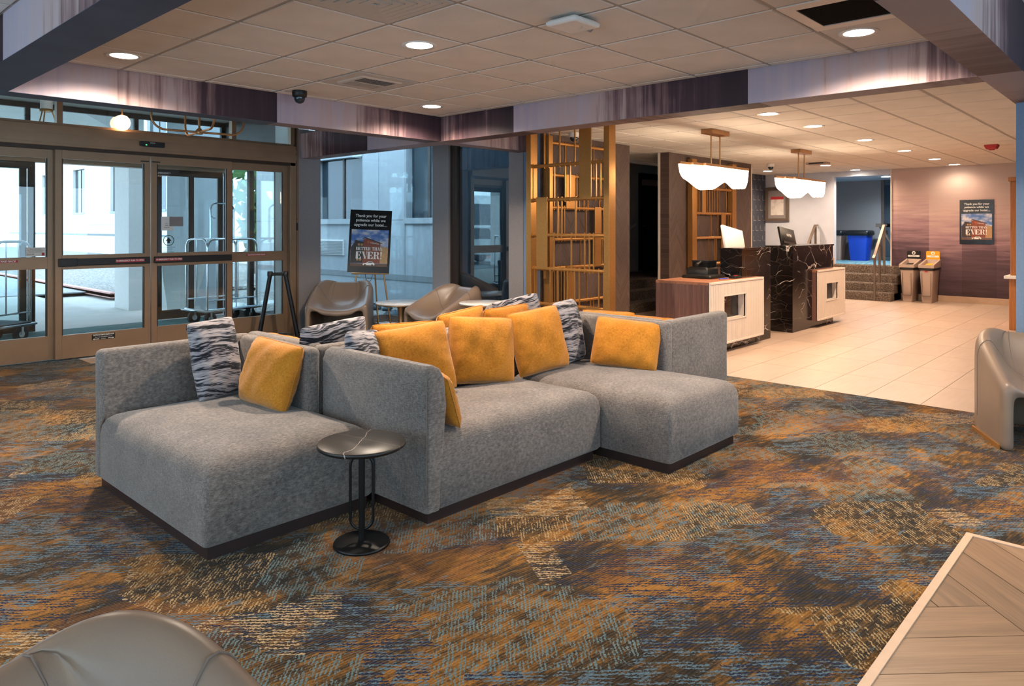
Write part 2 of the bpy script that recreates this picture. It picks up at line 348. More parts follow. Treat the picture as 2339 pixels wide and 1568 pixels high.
# ------------------------------------------------------------------ mesh helpers
ORG = {}
class MB:
    def __init__(s): s.v = []; s.f = []; s.sm = []
    def add(s, vs, fs, smooth=False):
        o = len(s.v); s.v += [tuple(x) for x in vs]; s.f += [tuple(i+o for i in f) for f in fs]; s.sm += [smooth]*len(fs); return s
    def box(s, x0, y0, z0, x1, y1, z1):
        if x0 > x1: x0, x1 = x1, x0
        if y0 > y1: y0, y1 = y1, y0
        if z0 > z1: z0, z1 = z1, z0
        return s.add([(x0,y0,z0),(x1,y0,z0),(x1,y1,z0),(x0,y1,z0),(x0,y0,z1),(x1,y0,z1),(x1,y1,z1),(x0,y1,z1)],
                     [(0,3,2,1),(4,5,6,7),(0,1,5,4),(1,2,6,5),(2,3,7,6),(3,0,4,7)])
    def tube(s, pts, r, n=10, closed=False, cap=True):
        pts = [Vector(p) for p in pts]; N = len(pts); vs = []; fs = []
        rs = r if isinstance(r, (list, tuple)) else [r]*N
        prev = None
        for i, p in enumerate(pts):
            a = pts[i-1] if (i or closed) else p; b = pts[(i+1) % N] if (i < N-1 or closed) else p
            d = (b-a).normalized()
            if prev is None: q = d.orthogonal().normalized()
            else: q = (prev - d*prev.dot(d)).normalized()
            prev = q; w = d.cross(q)
            for k in range(n):
                t = 2*PI*k/n; vs.append(p + (q*math.cos(t)+w*math.sin(t))*rs[i])
        M_ = N if closed else N-1
        for i in range(M_):
            j = (i+1) % N
            for k in range(n):
                l = (k+1) % n; fs.append((i*n+k, i*n+l, j*n+l, j*n+k))
        s.add(vs, fs, True)
        if cap and not closed:
            s.add(vs[:n], [tuple(range(n))[::-1]]); s.add(vs[-n:], [tuple(range(n))])
        return s
    def lathe(s, prof, n=32, c=(0, 0, 0), smooth=True, cap=True):
        vs = []; fs = []
        for r, z in prof:
            for k in range(n): t = 2*PI*k/n; vs.append((c[0]+r*math.cos(t), c[1]+r*math.sin(t), c[2]+z))
        for i in range(len(prof)-1):
            for k in range(n): l = (k+1) % n; fs.append((i*n+k, i*n+l, (i+1)*n+l, (i+1)*n+k))
        s.add(vs, fs, smooth)
        if cap: s.add(vs[:n], [tuple(range(n))[::-1]]); s.add(vs[-n:], [tuple(range(n))])
        return s
    def loft(s, x0, y0, x1, y1, rc, prof, m=5, smooth=True):
        """stack of rounded rectangles; prof = [(inset, z)] from the bottom up, closed at both ends"""
        cx, cy = (x0+x1)/2, (y0+y1)/2; hx, hy = abs(x1-x0)/2, abs(y1-y0)/2; vs = []; fs = []; n = 4*(m+1)
        for ins, z in prof:
            a, b = max(hx-ins, .002), max(hy-ins, .002); r = max(min(rc, a*.98, b*.98), .001)
            for q, (sx, sy) in enumerate(((1, 1), (-1, 1), (-1, -1), (1, -1))):
                for k in range(m+1):
                    t = PI/2*q + PI/2*k/m
                    vs.append((cx+sx*(a-r)+r*math.cos(t), cy+sy*(b-r)+r*math.sin(t), z))
        for i in range(len(prof)-1):
            for k in range(n): l = (k+1) % n; fs.append((i*n+k, i*n+l, (i+1)*n+l, (i+1)*n+k))
        s.add(vs, fs, smooth)
        s.add(vs[:n], [tuple(range(n))[::-1]]); s.add(vs[-n:], [tuple(range(n))], smooth)
        return s
    def prism(s, poly, o, r, u, n, t0, t1):
        """flat outline (a,b) in the plane o + a r + b u, extruded from t0 to t1 along n"""
        o, r, u, n = map(Vector, (o, r, u, n)); N = len(poly)
        vs = [o+r*a+u*b+n*t0 for a, b in poly]+[o+r*a+u*b+n*t1 for a, b in poly]
        fs = [tuple(range(N))[::-1], tuple(range(N, 2*N))]+[(i, (i+1) % N, N+(i+1) % N, N+i) for i in range(N)]
        return s.add(vs, fs)
    def grid(s, pts, nu, nv, smooth=True, closeu=False):
        fs = []
        for i in range(nu if closeu else nu-1):
            for j in range(nv-1): fs.append((i*nv+j, ((i+1) % nu)*nv+j, ((i+1) % nu)*nv+j+1, i*nv+j+1))
        return s.add(pts, fs, smooth)
    def mesh(s, name, org=(0, 0, 0)):
        me = bpy.data.meshes.new(name)
        me.from_pydata([(a-org[0], b-org[1], c-org[2]) for a, b, c in s.v], [], s.f)
        me.polygons.foreach_set('use_smooth', s.sm); me.update()
        bm = bmesh.new(); bm.from_mesh(me); bmesh.ops.recalc_face_normals(bm, faces=bm.faces); bm.to_mesh(me); bm.free()
        return me
def link(name, data, parent=None):
    o = bpy.data.objects.new(name, data); COL.objects.link(o)
    if parent: o.parent = parent
    return o
def tag(o, label=None, cat=None, group=None, kind=None):
    if label: o['label'] = label
    if cat: o['category'] = cat
    if group: o['group'] = group
    if kind: o['kind'] = kind
    return o
def T(name, label, cat, loc=(0, 0, 0), group=None, yaw=0):
    o = link(name, None); o.empty_display_size = .1; o.location = loc; o.rotation_euler = (0, 0, R(yaw)); ORG[o.name] = tuple(loc)
    return tag(o, label, cat, group)
def P(name, mb, m, parent=None, local=False, bevel=0, kind=None, label=None):
    """a mesh part; world coordinates unless local"""
    org = (0, 0, 0)
    if parent is not None and not local: org = ORG.get(parent.name, (0, 0, 0))
    me = mb.mesh(name, org) if isinstance(mb, MB) else mb
    if bevel:
        bm = bmesh.new(); bm.from_mesh(me)
        bmesh.ops.remove_doubles(bm, verts=bm.verts, dist=1e-5)
        bmesh.ops.bevel(bm, geom=[e for e in bm.edges if e.is_manifold and e.calc_face_angle(0) > .6], offset=bevel, segments=2, affect='EDGES', profile=.6)
        bm.to_mesh(me); bm.free()
    if not me.materials: me.materials.append(M[m])
    o = link(name, me, parent)
    if parent is not None: ORG[o.name] = org
    if kind: o['kind'] = kind
    if label: o['label'] = label
    return o
def S(name, mb, m, bevel=0): return P(name, mb, m, None, bevel=bevel, kind='structure')
def one(name, mb, m, label, cat, group=None, bevel=0): return tag(P(name, mb, m, None, bevel=bevel), label, cat, group)
def bx(*a): return MB().box(*a)
def copytree(root, loc=None, yaw=None, label=None, group=None):
    r = root.copy(); COL.objects.link(r)
    if loc is not None: r.location = loc
    if yaw is not None: r.rotation_euler = (0, 0, R(yaw))
    if label: r['label'] = label
    if group: r['group'] = group
    for c in root.children:
        d = c.copy(); COL.objects.link(d); d.parent = r
        for g in c.children:
            e = g.copy(); COL.objects.link(e); e.parent = d
    return r
def lettering(text, size, o, r, u, m, parent, width=None, bold=0.0, align='CENTER', up=.0015, name='lettering', local=False):
    cu = bpy.data.curves.new('lettering', 'FONT'); cu.body = text; cu.size = size; cu.align_x = align; cu.align_y = 'CENTER'; cu.offset = bold; cu.fill_mode = 'FRONT'; cu.resolution_u = 3
    ob = bpy.data.objects.new('lettering', cu); COL.objects.link(ob)
    dg = bpy.context.evaluated_depsgraph_get(); me = bpy.data.meshes.new_from_object(ob.evaluated_get(dg))
    bpy.data.objects.remove(ob); bpy.data.curves.remove(cu)
    xs = [v.co.x for v in me.vertices]; sx = 1.0
    if width and xs: sx = width/max(1e-6, max(xs)-min(xs))
    o, r, u = Vector(o), Vector(r).normalized(), Vector(u).normalized(); n = r.cross(u)
    org = Vector((0, 0, 0)) if local else Vector(ORG.get(parent.name, (0, 0, 0)))
    for v in me.vertices: v.co = o + r*(v.co.x*sx) + u*v.co.y + n*up - org
    me.materials.clear(); me.materials.append(M[m])
    ob = link(name, me, parent); ORG[ob.name] = tuple(org); return ob
def lamp(name, kind, loc, energy, col, parent=None, size=.1, spot=150, rot=(0, 0, 0)):
    d = bpy.data.lights.new(name, kind); d.energy = energy; d.color = col
    if kind == 'AREA': d.size = size
    else: d.shadow_soft_size = size
    if kind == 'SPOT': d.spot_size = R(spot); d.spot_blend = .7
    o = link(name, d, parent); org = ORG.get(parent.name, (0, 0, 0)) if parent else (0, 0, 0)
    o.location = tuple(a-b for a, b in zip(loc, org)); o.rotation_euler = rot; return o

# ------------------------------------------------------------------ levels of the place
ZC, ZB, ZL, ZE = 2.57, 2.312, 2.54, 2.90     # main ceiling, beam soffit, lobby ceiling, entry ceiling
B1 = (5.795, 5.99); B2 = (5.118, 5.345); B3 = (1.00, 1.25); B4 = (.69, .915)
XW, YN = -3.2, -3.6                            # far left wall and wall behind the camera
YD = 8.65                                      # entrance wall

# ================================================================== FLOORS
WX, WY = 3.826, .727                           # corner of the wood floor
floor = S('floor', MB().box(XW, WY, -.05, 6.36, 11.2, 0).box(WX, YN, -.05, 6.6, WY, 0), 'carpet')
# herringbone plank floor
sub = S('floor', bx(XW, YN, -.06, WX-.0, WY, -.012), 'bronze_dark')
def clip(poly, ax, lim):
    out = []
    for i in range(len(poly)):
        p, q = poly[i], poly[(i+1) % len(poly)]; a, b = lim-p[ax], lim-q[ax]
        if a >= 0: out.append(p)
        if a*b < 0: t = a/(a-b); out.append(tuple(p[k]+t*(q[k]-p[k]) for k in (0, 1)))
    return out
h2 = 2**.5; W_, L_ = .193, 1.158
S0, T0 = 1.855-L_, 2.598
planks = []
for m_ in range(-4, 5):
    for k_ in range(-16, 20):
        s0 = S0+k_*W_+m_*(W_+L_); t0 = T0-k_*W_-m_*(W_-L_)
        planks.append((s0, s0+L_, t0-W_, t0, 0)); planks.append((s0+L_, s0+L_+W_, t0-W_, t0-W_+L_, 1))
plank_mats = []
def plank_mat(i, ang):
    k = NT('oak_look_plank_%d' % i); v = k.mapping(k.coord(), rot=(0, 0, R(ang)))
    n = k.noise(k.mapping(v, loc=(i*3.1, i*1.7, 0), sc=(1.1, 22, 1)), 1, 6, .6, .5); b = k.noise(k.mapping(v, sc=(5, 150, 1)), 1, 2); oi = k.n('ObjectInfo').outputs['Random']
    f = k.math('ADD', k.math('ADD', k.math('MULTIPLY', n, .6), k.math('MULTIPLY', b, .25)), k.math('MULTIPLY', k.math('SUBTRACT', oi, .5), .25))
    return k.bsdf(k.ramp(f, [(.22, '#705843'), (.42, '#8e6f54'), (.62, '#a48568')]), .42, 0, b, .06, .002)
M['plank_h'] = plank_mat(1, 45); M['plank_v'] = plank_mat(2, -45)
npl = 0
for s0, s1, t0, t1, vert in planks:
    g = .0018
    q = [(s0+g, t0+g), (s1-g, t0+g), (s1-g, t1-g), (s0+g, t1-g)]
    poly = [((s+t)/h2, (t-s)/h2) for s, t in q]
    for ax, lim in ((0, WX-.03), (1, WY-.03)): poly = clip(poly, ax, lim) if poly else poly
    if len(poly) < 3: continue
    cx_ = sum(p[0] for p in poly)/len(poly); cy_ = sum(p[1] for p in poly)/len(poly)
    if cx_ < 1.4 or cy_ < -1.9 or npl > 290: continue
    npl += 1
    P('plank', MB().prism(poly, (0, 0, 0), (1, 0, 0), (0, 1, 0), (0, 0, 1), -.012, .003), 'plank_v' if vert else 'plank_h', sub)
S('trim_1', bx(XW, WY-.03, -.01, WX, WY, .008), 'maple'); S('trim_2', bx(WX-.03, YN, -.01, WX, WY-.03, .008), 'maple')
# lobby tile floor
lob = S('floor', bx(6.36, .9, -.06, 15.45, 6.9, -.008), 'grout')
tile_me = bx(.002, .002, -.01, .838, .414, 0).mesh('floor_tile')
tile_me.materials.append(M['ftile'])
for i in range(11):
    for j in range(14):
        x, y = 6.36+.84*i, .94-.0+.416*j
        if x > 15.4: continue
        o = P('floor_tile', tile_me, 'ftile', lob); o.location = (x, y+.166-.416, 0)
S('floor', bx(2.48, 8.2, -.01, 4.15, 8.575, .004), 'base_tile')
# vestibule and outside ground
S('floor', bx(XW, YD+.06, -.04, 5.35, 11.3, .004), 'paving')
S('floor', bx(.5, 10.25, 0, 4.9, 11.15, .012), 'matting')
ground = S('ground', MB().box(-40, 11.3, -.12, 4.2, 60, -.02).box(4.2, 11.3, -.12, 60, 60, -.10), 'paving')
S('ground', bx(5.35, 8.75, -.2, 8.1, 20, -.06), 'gravel'); S('ground', bx(6.66, 4, -.2, 8.1, 8.75, -.06), 'gravel')
S('ground', bx(-40, 17.5, -.03, 5.2, 26, -.005), 'asphalt')
S('ground', bx(5.2, 16, -.03, 13, 60, .03), 'gravel')

# ================================================================== CEILINGS
def tiled_ceiling(x0, x1, y0, y1, z, gx, gy, dx, dy, skip=()):
    """grid lines at gx+k dx and gy+k dy; every tile a child of the ceiling"""
    c = S('ceiling', bx(x0, y0, z+.02, x1, y1, z+.06), 'void')
    lx = [x0]+[gx+k*dx for k in range(-40, 60) if x0+.02 < gx+k*dx < x1-.02]+[x1]
    ly = [y0]+[gy+k*dy for k in range(-40, 60) if y0+.02 < gy+k*dy < y1-.02]+[y1]
    cache = {}
    for i in range(len(lx)-1):
        for j in range(len(ly)-1):
            a, b, cc, d = lx[i], lx[i+1], ly[j], ly[j+1]
            if any(a-.01 < sx < b+.01 and cc-.01 < sy < d+.01 for sx, sy in skip): continue
            key = (round(b-a, 3), round(d-cc, 3))
            if key not in cache:
                cache[key] = MB().loft(-(b-a)/2+.011, -(d-cc)/2+.011, (b-a)/2-.011, (d-cc)/2-.011, .001, [(.006, -.002), (0, .004), (0, .02)], 1, False).mesh('ceiling_tile')
                cache[key].materials.append(M['ctile'])
            o = P('ceiling_tile', cache[key], 'ctile', c); o.location = ((a+b)/2, (cc+d)/2, z)
            o.rotation_euler = (R(random.uniform(-.12, .12)), R(random.uniform(-.12, .12)), 0)
    for x in lx: P('grid_runner', bx(x-.011, y0, z+.002, x+.011, y1, z+.012), 'tilegrout', c)
    for y in ly: P('grid_runner', bx(x0, y-.0105, z+.0025, x1, y+.0105, z+.0115), 'tilegrout', c)
    return c
DIFF = (2.265, 3.085)      # supply diffuser tile centre
RET = (4.09, 1.32)        # return grille tile centre
SV = (3.47, 4.80)         # small vent tile centre
main = tiled_ceiling(B3[1], B2[0], B4[1], B1[0], ZC, 3.178, 2.776, .612, .583, skip=(DIFF, RET, SV))
tiled_ceiling(B2[1], 15.45, .92, 6.9, ZL, 7.05, 2.16, .617, .56)
S('ceiling', MB().box(XW, B1[1], ZE, 6.7, 8.7, ZE+.05), 'whitepaint')
c3 = tiled_ceiling(XW, B3[0], B4[1], B1[0], ZC, .73, 2.776, .612, .583)
S('ceiling', bx(XW, YN, 2.72, 6.7, B4[0], 2.77), 'whitepaint')
S('ceiling', bx(XW, 8.72, 3.05, 5.35, 11.2, 3.1), 'whitepaint')
# beams: faces and soffits
def beam(axis, a0, a1, b0, b1, z0, z1, um=None):
    if axis == 0: f = bx(a0, b0, z0+.002, a1, b1, z1); u = bx(a0, b0, z0, a1, b1, z0+.0022)
    else: f = bx(b0, a0, z0+.002, b1, a1, z1); u = bx(b0, a0, z0, b1, a1, z0+.0022)
    o = S('beam', f, 'mural_x' if axis == 0 else 'mural_y'); P('soffit', u, um or ('mural_xu' if axis == 0 else 'mural_yu'), o)
beam(0, XW, 3.22, B1[0], B1[1], ZB, ZE, 'soffit_daylit'); beam(0, 3.22, 6.62, B1[0], B1[1], ZB, ZE)
beam(1, B1[1], 8.6, B2[0], B2[1], ZB, 2.64)
beam(1, B4[1], B1[0], B2[0], B2[1], ZB, ZE)
beam(1, B4[1], B1[0], B3[0], B3[1], ZB, ZE, 'soffit_daylit')
beam(0, XW, 6.62, B4[0], B4[1], ZB, ZE)

# ================================================================== WALLS BEHIND AND BESIDE THE CAMERA
def window_wall(axis, at, thick, lo, hi, z1, openings, name, zs=.55, zt=2.45):
    m = MB(); cur = lo
    def seg(a, b, z0, zz):
        if axis == 'x': m.box(at, a, z0, at+thick, b, zz)
        else: m.box(a, at, z0, b, at+thick, zz)
    for a, b in openings:
        seg(cur, a, 0, z1); seg(a, b, 0, zs); seg(a, b, zt, z1); cur = b
    seg(cur, hi, 0, z1); w = S(name, m, 'greywall')
    for a, b in openings:
        f = MB(); fr = .05
        for p, q, z0, zz in ((a, b, zs, zs+fr), (a, b, zt-fr, zt), (a, a+fr, zs+fr, zt-fr), (b-fr, b, zs+fr, zt-fr), ((a+b)/2-fr/2, (a+b)/2+fr/2, zs+fr, zt-fr)):
            if axis == 'x': f.box(at+.03, p, z0, at+.09, q, zz)
            else: f.box(p, at+.03, z0, q, at+.09, zz)
        o = S('window_9', f, 'bronze_dark')
        g = bx(at+.055, a+fr, zs+fr, at+.063, b-fr, zt-fr) if axis == 'x' else bx(a+fr, at+.055, zs+fr, b-fr, at+.063, zt-fr)
        P('pane', g, 'glass', o)
        d = bpy.data.lights.new('daylight_portal', 'AREA'); d.shape = 'RECTANGLE'; d.size = b-a; d.size_y = zt-zs; d.cycles.is_portal = True
        lo_ = link('daylight_portal', d)
        if axis == 'x': lo_.location = (at-.02, (a+b)/2, (zs+zt)/2); lo_.rotation_euler = (PI/2, 0, -PI/2)
        else: lo_.location = ((a+b)/2, at-.02, (zs+zt)/2); lo_.rotation_euler = (PI/2, 0, 0)
window_wall('x', XW-.15, .15, YN, 8.7, ZE, [(-3, -.4), (.4, 3.0), (3.6, 6.2)], 'wall_left', .15)
window_wall('y', YN-.15, .15, XW, 6.8, ZE, [(-2.6, .2), (.8, 3.4), (3.9, 6.3)], 'wall_near')
S('wall_right', MB().box(6.62, YN, 0, 6.77, .68, ZE).box(6.62, .70, 0, 15.6, .9, ZE), 'bluewall')
# column at the right, slate blue
S('wall_right', bx(6.41, .62, 0, 6.64, .905, ZB), 'bluewall'); S('baseboard_right', bx(6.395, .6, 0, 6.64, .918, .10), 'bluewall')

# ================================================================== ENTRANCE WALL (sliding doors)
def frame_panel(root, x0, x1, y, z0, z1, stile, top, bot, rails, d=.045, m='bronze', gl='glass'):
    """stiles, rails and panes of one glazed leaf; rails = [(z0,z1)]"""
    P('stile', bx(x0, y-d/2, z0, x0+stile, y+d/2, z1), m, root, bevel=.003); P('stile', bx(x1-stile, y-d/2, z0, x1, y+d/2, z1), m, root, bevel=.003)
    P('top_rail', bx(x0+stile, y-d/2, z1-top, x1-stile, y+d/2, z1), m, root); P('bottom_rail', bx(x0+stile, y-d/2, z0, x1-stile, y+d/2, z0+bot), m, root)
    zz = z0+bot
    for a, b in list(rails)+[(z1-top, None)]:
        P('pane', bx(x0+stile, y-.004, zz, x1-stile, y+.004, a), gl, root)
        # glazing bead
        for (p, q) in ((x0+stile, x0+stile+.012), (x1-stile-.012, x1-stile)): P('glazing_bead', bx(p, y-.016, zz, q, y+.016, a), 'bronze_dark', root)
        if b is None: break
        P('mid_rail', bx(x0+stile, y-d/2-.006, a, x1-stile, y+d/2+.006, b), m, root, bevel=.003); zz = b
YL, YF = 8.60, 8.66          # sliding leaves run in front of the fixed lites
HB, HT = 2.24, 2.457
hd = S('trim_3', bx(XW, 8.54, HB, 5.02, 8.72, HT), 'bronze', bevel=.006)
P('track_cover', MB().box(XW, 8.533, HB+.03, 5.02, 8.541, HB+.10).box(XW, 8.535, HB+.13, 5.02, 8.541, HB+.17), 'bronze', hd)
P('track_shadow_gap', bx(XW, 8.56, HB-.035, 5.02, 8.7, HB), 'bronze_dark', hd)
# transom
tr = S('window_1', MB().box(XW, 8.6, HT, 5.02, 8.66, HT+.03).box(XW, 8.6, ZE-.05, 5.02, 8.66, ZE), 'bronze')
for x in (2.28, 4.17, 4.97, .45, -1.4): P('mullion', bx(x, 8.59, HT+.03, x+.055, 8.67, ZE-.05), 'bronze', tr)
P('pane', bx(XW, 8.625, HT+.03, 4.97, 8.633, ZE-.05), 'glass', tr)
def leaf(x0, x1, y, fixed, decals):
    d = link('door_2' if not fixed else 'window_2', None); d['kind'] = 'structure'; ORG[d.name] = (0, 0, 0)
    frame_panel(d, x0, x1, y, .02, HB-.03, .062, .095, .245, [(.965, 1.09)] if fixed else [(.955, 1.105)])
    return d
sl = leaf(.25, 2.27, YF, True, None)
l1 = leaf(2.262, 3.205, YL, False, None)
l2 = leaf(3.215, 4.165, YL, False, None)
sr = leaf(4.13, 4.95, YF, True, None)
S('trim_4', bx(4.95, 8.56, 0, 5.03, 8.72, HB), 'bronze', bevel=.004)
P('jamb_reveal', bx(5.03, 8.60, 0, 5.06, 8.70, ZE), 'bronze_dark', S('trim_5', bx(5.06, 8.60, 0, 5.085, 8.7, ZE), 'bronze'))
S('wall_left', bx(XW, 8.60, 0, .25, 8.7, ZE), 'greywall')
for d, x0, x1, side in ((l1, 2.30, 3.16, 1), (l2, 3.25, 4.12, 0)):
    P('push_bar', bx(x0-.01, YL-.055, .99, x1+.03, YL-.028, 1.065), 'black', d, bevel=.006)
    if side:
        P('push_bar_end', bx(x0-.012, YL-.059, .985, x0+.16, YL-.028, 1.07), 'black', d, bevel=.006)
        xs = 2.98
    else: xs = 3.40
    P('warning_strip', bx(xs-.15, YL-.0565, 1.012, xs+.15, YL-.0545, 1.046), 'red', d)
    lettering('IN EMERGENCY PUSH TO OPEN', .026, (xs, YL-.0567, 1.029), (1, 0, 0), (0, 0, 1), 'signwhite', d, .285, .0006)
    # black sliding door notice on the bottom rail
    xn = 2.72 if side else 3.72
    P('notice_sticker', bx(xn-.115, YL-.0245, .185, xn+.115, YL-.0228, .245), 'black', d)
    lettering('CAUTION AUTOMATIC SLIDING DOOR', .02, (xn, YL-.0248, .235), (1, 0, 0), (0, 0, 1), 'signwhite', d, .21, .0004)
    lettering('Door may close without warning', .016, (xn, YL-.0248, .214), (1, 0, 0), (0, 0, 1), 'signwhite', d, .17)
    lettering('STANLEY', .012, (xn, YL-.0248, .194), (1, 0, 0), (0, 0, 1), 'signwhite', d)
    for sg in (-1, 1):
        P('arrow', MB().prism([(0, -.003), (.045, -.003), (.045, -.008), (.062, 0), (.045, .008), (.045, .003), (0, .003)], (xn+sg*.045, YL-.0246, .194), (sg, 0, 0), (0, 0, 1), (0, -1, 0), 0, .0008), 'signwhite', d)
    P('top_guide', bx(x1-.06 if side else x0-.03, YL-.026, 2.135, x1+.03 if side else x0+.06, YL-.022, 2.148), 'black', d)
P('warning_strip', bx(4.38, YF-.0315, 1.035, 4.64, YF-.0295, 1.062), 'red', sr)
lettering('CAUTION STAND BACK', .024, (4.51, YF-.032, 1.0485), (1, 0, 0), (0, 0, 1), 'signwhite', sr, .24, .0006)
P('warning_strip', bx(1.62, YF-.0315, 1.04, 1.945, YF-.0295, 1.066), 'red', sl)
lettering('CAUTION STAND BACK', .024, (1.79, YF-.032, 1.053), (1, 0, 0), (0, 0, 1), 'signwhite', sl, .28, .0006)
# stickers on the glass
P('notice_card', bx(2.02, YF-.009, 1.10, 2.19, YF-.006, 1.19), 'cream', sl); P('notice_card', bx(2.16, YF-.0095, 1.105, 2.185, YF-.009, 1.135), 'red', sl)
for i, t in enumerate(('Money Protected By', 'Electronic Time Lock System', 'Operator Cannot Open')): lettering(t, .012, (2.105, YF-.0095, 1.172-.014*i), (1, 0, 0), (0, 0, 1), 'black', sl)
lettering('DOOR', .022, (2.06, YF-.0095, 1.118), (1, 0, 0), (0, 0, 1), 'black', sl)
P('notice_card', bx(3.33, YL-.0085, 1.36, 3.47, YL-.0055, 1.52), 'white', l2); P('notice_card', bx(3.42, YL-.0105, 1.41, 3.575, YL-.0088, 1.52), 'greywall', l2)
for i, t in enumerate(('Face', 'Masks', 'Required')): lettering(t, .016, (3.39, YL-.0089, 1.44-.022*i), (1, 0, 0), (0, 0, 1), 'black', l2)
rg = MB(); rg.tube([(3.412+.058*math.cos(a), YL-.0075, 1.245+.058*math.sin(a)) for a in [2*PI*i/32 for i in range(32)]], .004, 6, True)
P('sticker_ring', rg, 'leaf', l2)
P('arrow', MB().prism([(-.014, -.032), (.014, -.032), (.014, -.005), (.036, -.012), (0, .036), (-.036, -.012), (-.014, -.005)], (3.412, YL-.007, 1.247), (1, 0, 0), (0, 0, 1), (0, -1, 0), 0, .001), 'black', l2)
lettering('AUTOMATIC DOOR', .016, (3.412, YL-.006, 1.165), (1, 0, 0), (0, 0, 1), 'black', l2)
lettering('KEEP MOVING', .014, (3.412, YL-.006, 1.143), (1, 0, 0), (0, 0, 1), 'black', l2)
lettering('STAND CLEAR', .018, (3.412, YL-.006, 1.115), (1, 0, 0), (0, 0, 1), 'black', l2)
lettering('EMERGENCY', .026, (3.36, YL-.006, 2.02), (1, 0, 0), (0, 0, 1), 'signwhite', l2); lettering('PUSH OPEN', .026, (3.36, YL-.006, 1.985), (1, 0, 0), (0, 0, 1), 'signwhite', l2)
# motion sensor over the doors
t = T('motion_sensor', 'slim black motion sensor with green light on the bronze door header', 'sensor', (3.2, 8.52, 2.33))
P('housing', bx(3.07, 8.495, 2.305, 3.335, 8.535, 2.36), 'black', t, bevel=.008); P('indicator_light', bx(3.125, 8.493, 2.316, 3.138, 8.496, 2.324), 'led_green', t)
P('visor', bx(3.09, 8.49, 2.30, 3.32, 8.51, 2.31), 'black', t); lettering('STANLEY', .014, (3.2, 8.494, 2.345), (1, 0, 0), (0, 0, 1), 'signwhite', t)
# column at the end of the door wall + key switch
S('wall_left', bx(5.085, 8.595, 0, 5.42, 8.85, 2.70), 'greywall'); S('baseboard_left', bx(5.08, 8.585, 0, 5.43, 8.85, .11), 'greywall')
t = T('door_switch', 'yellow and black door key switch on the bronze jamb', 'switch', (5.045, 8.58, 1.4))
P('switch_plate', bx(5.03, 8.575, 1.355, 5.065, 8.60, 1.455), 'black', t, bevel=.003); P('warning_label', bx(5.008, 8.573, 1.36, 5.031, 8.58, 1.45), 'yellowp', t)
P('warning_label', bx(5.012, 8.573, 1.50, 5.03, 8.58, 1.545), 'signwhite', t); P('indicator_light', bx(5.045, 8.572, 1.50, 5.055, 8.58, 1.51), 'red', t)

# ================================================================== GLAZED CORNER NOOK
XG, YG = 6.62, 8.70
n1 = S('window_3', MB().box(5.42, YG-.04, 0, XG+.04, YG+.04, .10).box(5.42, YG-.035, .10, 5.445, YG+.035, 2.85), 'bronze_dark')
P('pane', bx(5.445, YG-.005, .10, XG-.002, YG+.005, 2.88), 'glass_nook', n1)
n2 = S('window_4', MB().box(XG-.04, 7.60, 0, XG+.04, YG-.04, .10), 'bronze_dark')
P('pane', bx(XG-.005, 7.60, .10, XG+.005, YG-.008, 2.88), 'glass_nook', n2)
S('wall_far', bx(XG-.06, 7.27, 0, XG+.14, 7.60, ZE), 'greywall')
n3 = S('window_5', MB().box(XG-.03, 7.14, 0, XG+.07, 7.27, ZE).box(XG-.03, 6.14, 0, XG+.05, 7.14, .08).box(XG-.03, 6.14, 2.80, XG+.05, 7.14, ZE), 'bronze_dark')
P('pane', bx(XG, 6.14, .08, XG+.01, 7.14, 2.80), 'glass_dark', n3)
S('wall_far', bx(XG-.08, 5.90, 0, XG+.16, 6.14, ZE), 'greywall'); S('wall_far', bx(XG-.07, 5.69, 0, XG+.2, 5.90, ZE), 'bluewall')
S('wall_far', bx(5.42, 8.78, 2.88, 6.8, 8.85, 3.0), 'greywall'); S('wall_far', bx(6.62, 7.6, 2.88, 6.75, 8.8, 3.0), 'greywall')

# ================================================================== LOBBY WALLS
YB1, YB2 = 5.68, 5.73
S('wall_far', bx(6.62, YB1, 0, 8.52, YB1+.16, ZL), 'herring')
S('wall_far', bx(9.66, YB2, 0, 12.5, YB2+.17, ZL), 'herring')
S('trim_6', bx(12.5, YB2-.006, 0, 12.53, YB2+.18, ZL), 'cream')
S('trim_7', bx(9.635, YB2+.15, 0, 9.66, YB2+.18, ZL), 'cream')
S('wall_far', bx(12.2, 6.75, 0, 15.45, 6.9, ZL), 'navy')
# service corridor behind the brown walls
S('wall_far', MB().box(8.4, 8.5, 0, 15.0, 8.62, 2.9).box(8.38, 5.84, 0, 8.52, 8.5, 2.9).box(15.0, 6.9, 0, 15.12, 8.62, 2.9).box(8.3, 6.9, 2.5, 15.1, 6.98, 2.9), 'whitepaint')
S('ceiling', bx(8.3, 5.84, 2.75, 15.0, 8.6, 2.8), 'void')
cd = S('door_3', bx(13.08, 8.44, .47, 13.96, 8.50, 2.55), 'blackmetal')
P('door_sign', bx(13.12, 8.432, 2.29, 13.84, 8.44, 2.42), 'greybin', cd); P('threshold', bx(13.08, 8.40, .46, 13.94, 8.44, .475), 'chrome', cd)
P('door_handle', MB().tube([(13.16, 8.44, 1.42), (13.16, 8.38, 1.42), (13.28, 8.38, 1.42)], .012), 'chrome', cd)
stb = S('floor', bx(8.52, 7.1, 0, 15.0, 8.5, .46), 'stair')
P('step', bx(8.52, 6.8, 0, 15.0, 7.1, .31), 'stair', stb); P('step', bx(8.52, 6.5, 0, 15.0, 6.8, .155), 'stair', stb)
S('floor', bx(8.4, 5.8, -.05, 12.3, 6.75, -.001), 'stair')
t = T('wall_handrail', 'short white handrail bracket on the corridor wall left of the dark door', 'handrail', (12.7, 8.4, 1.35))
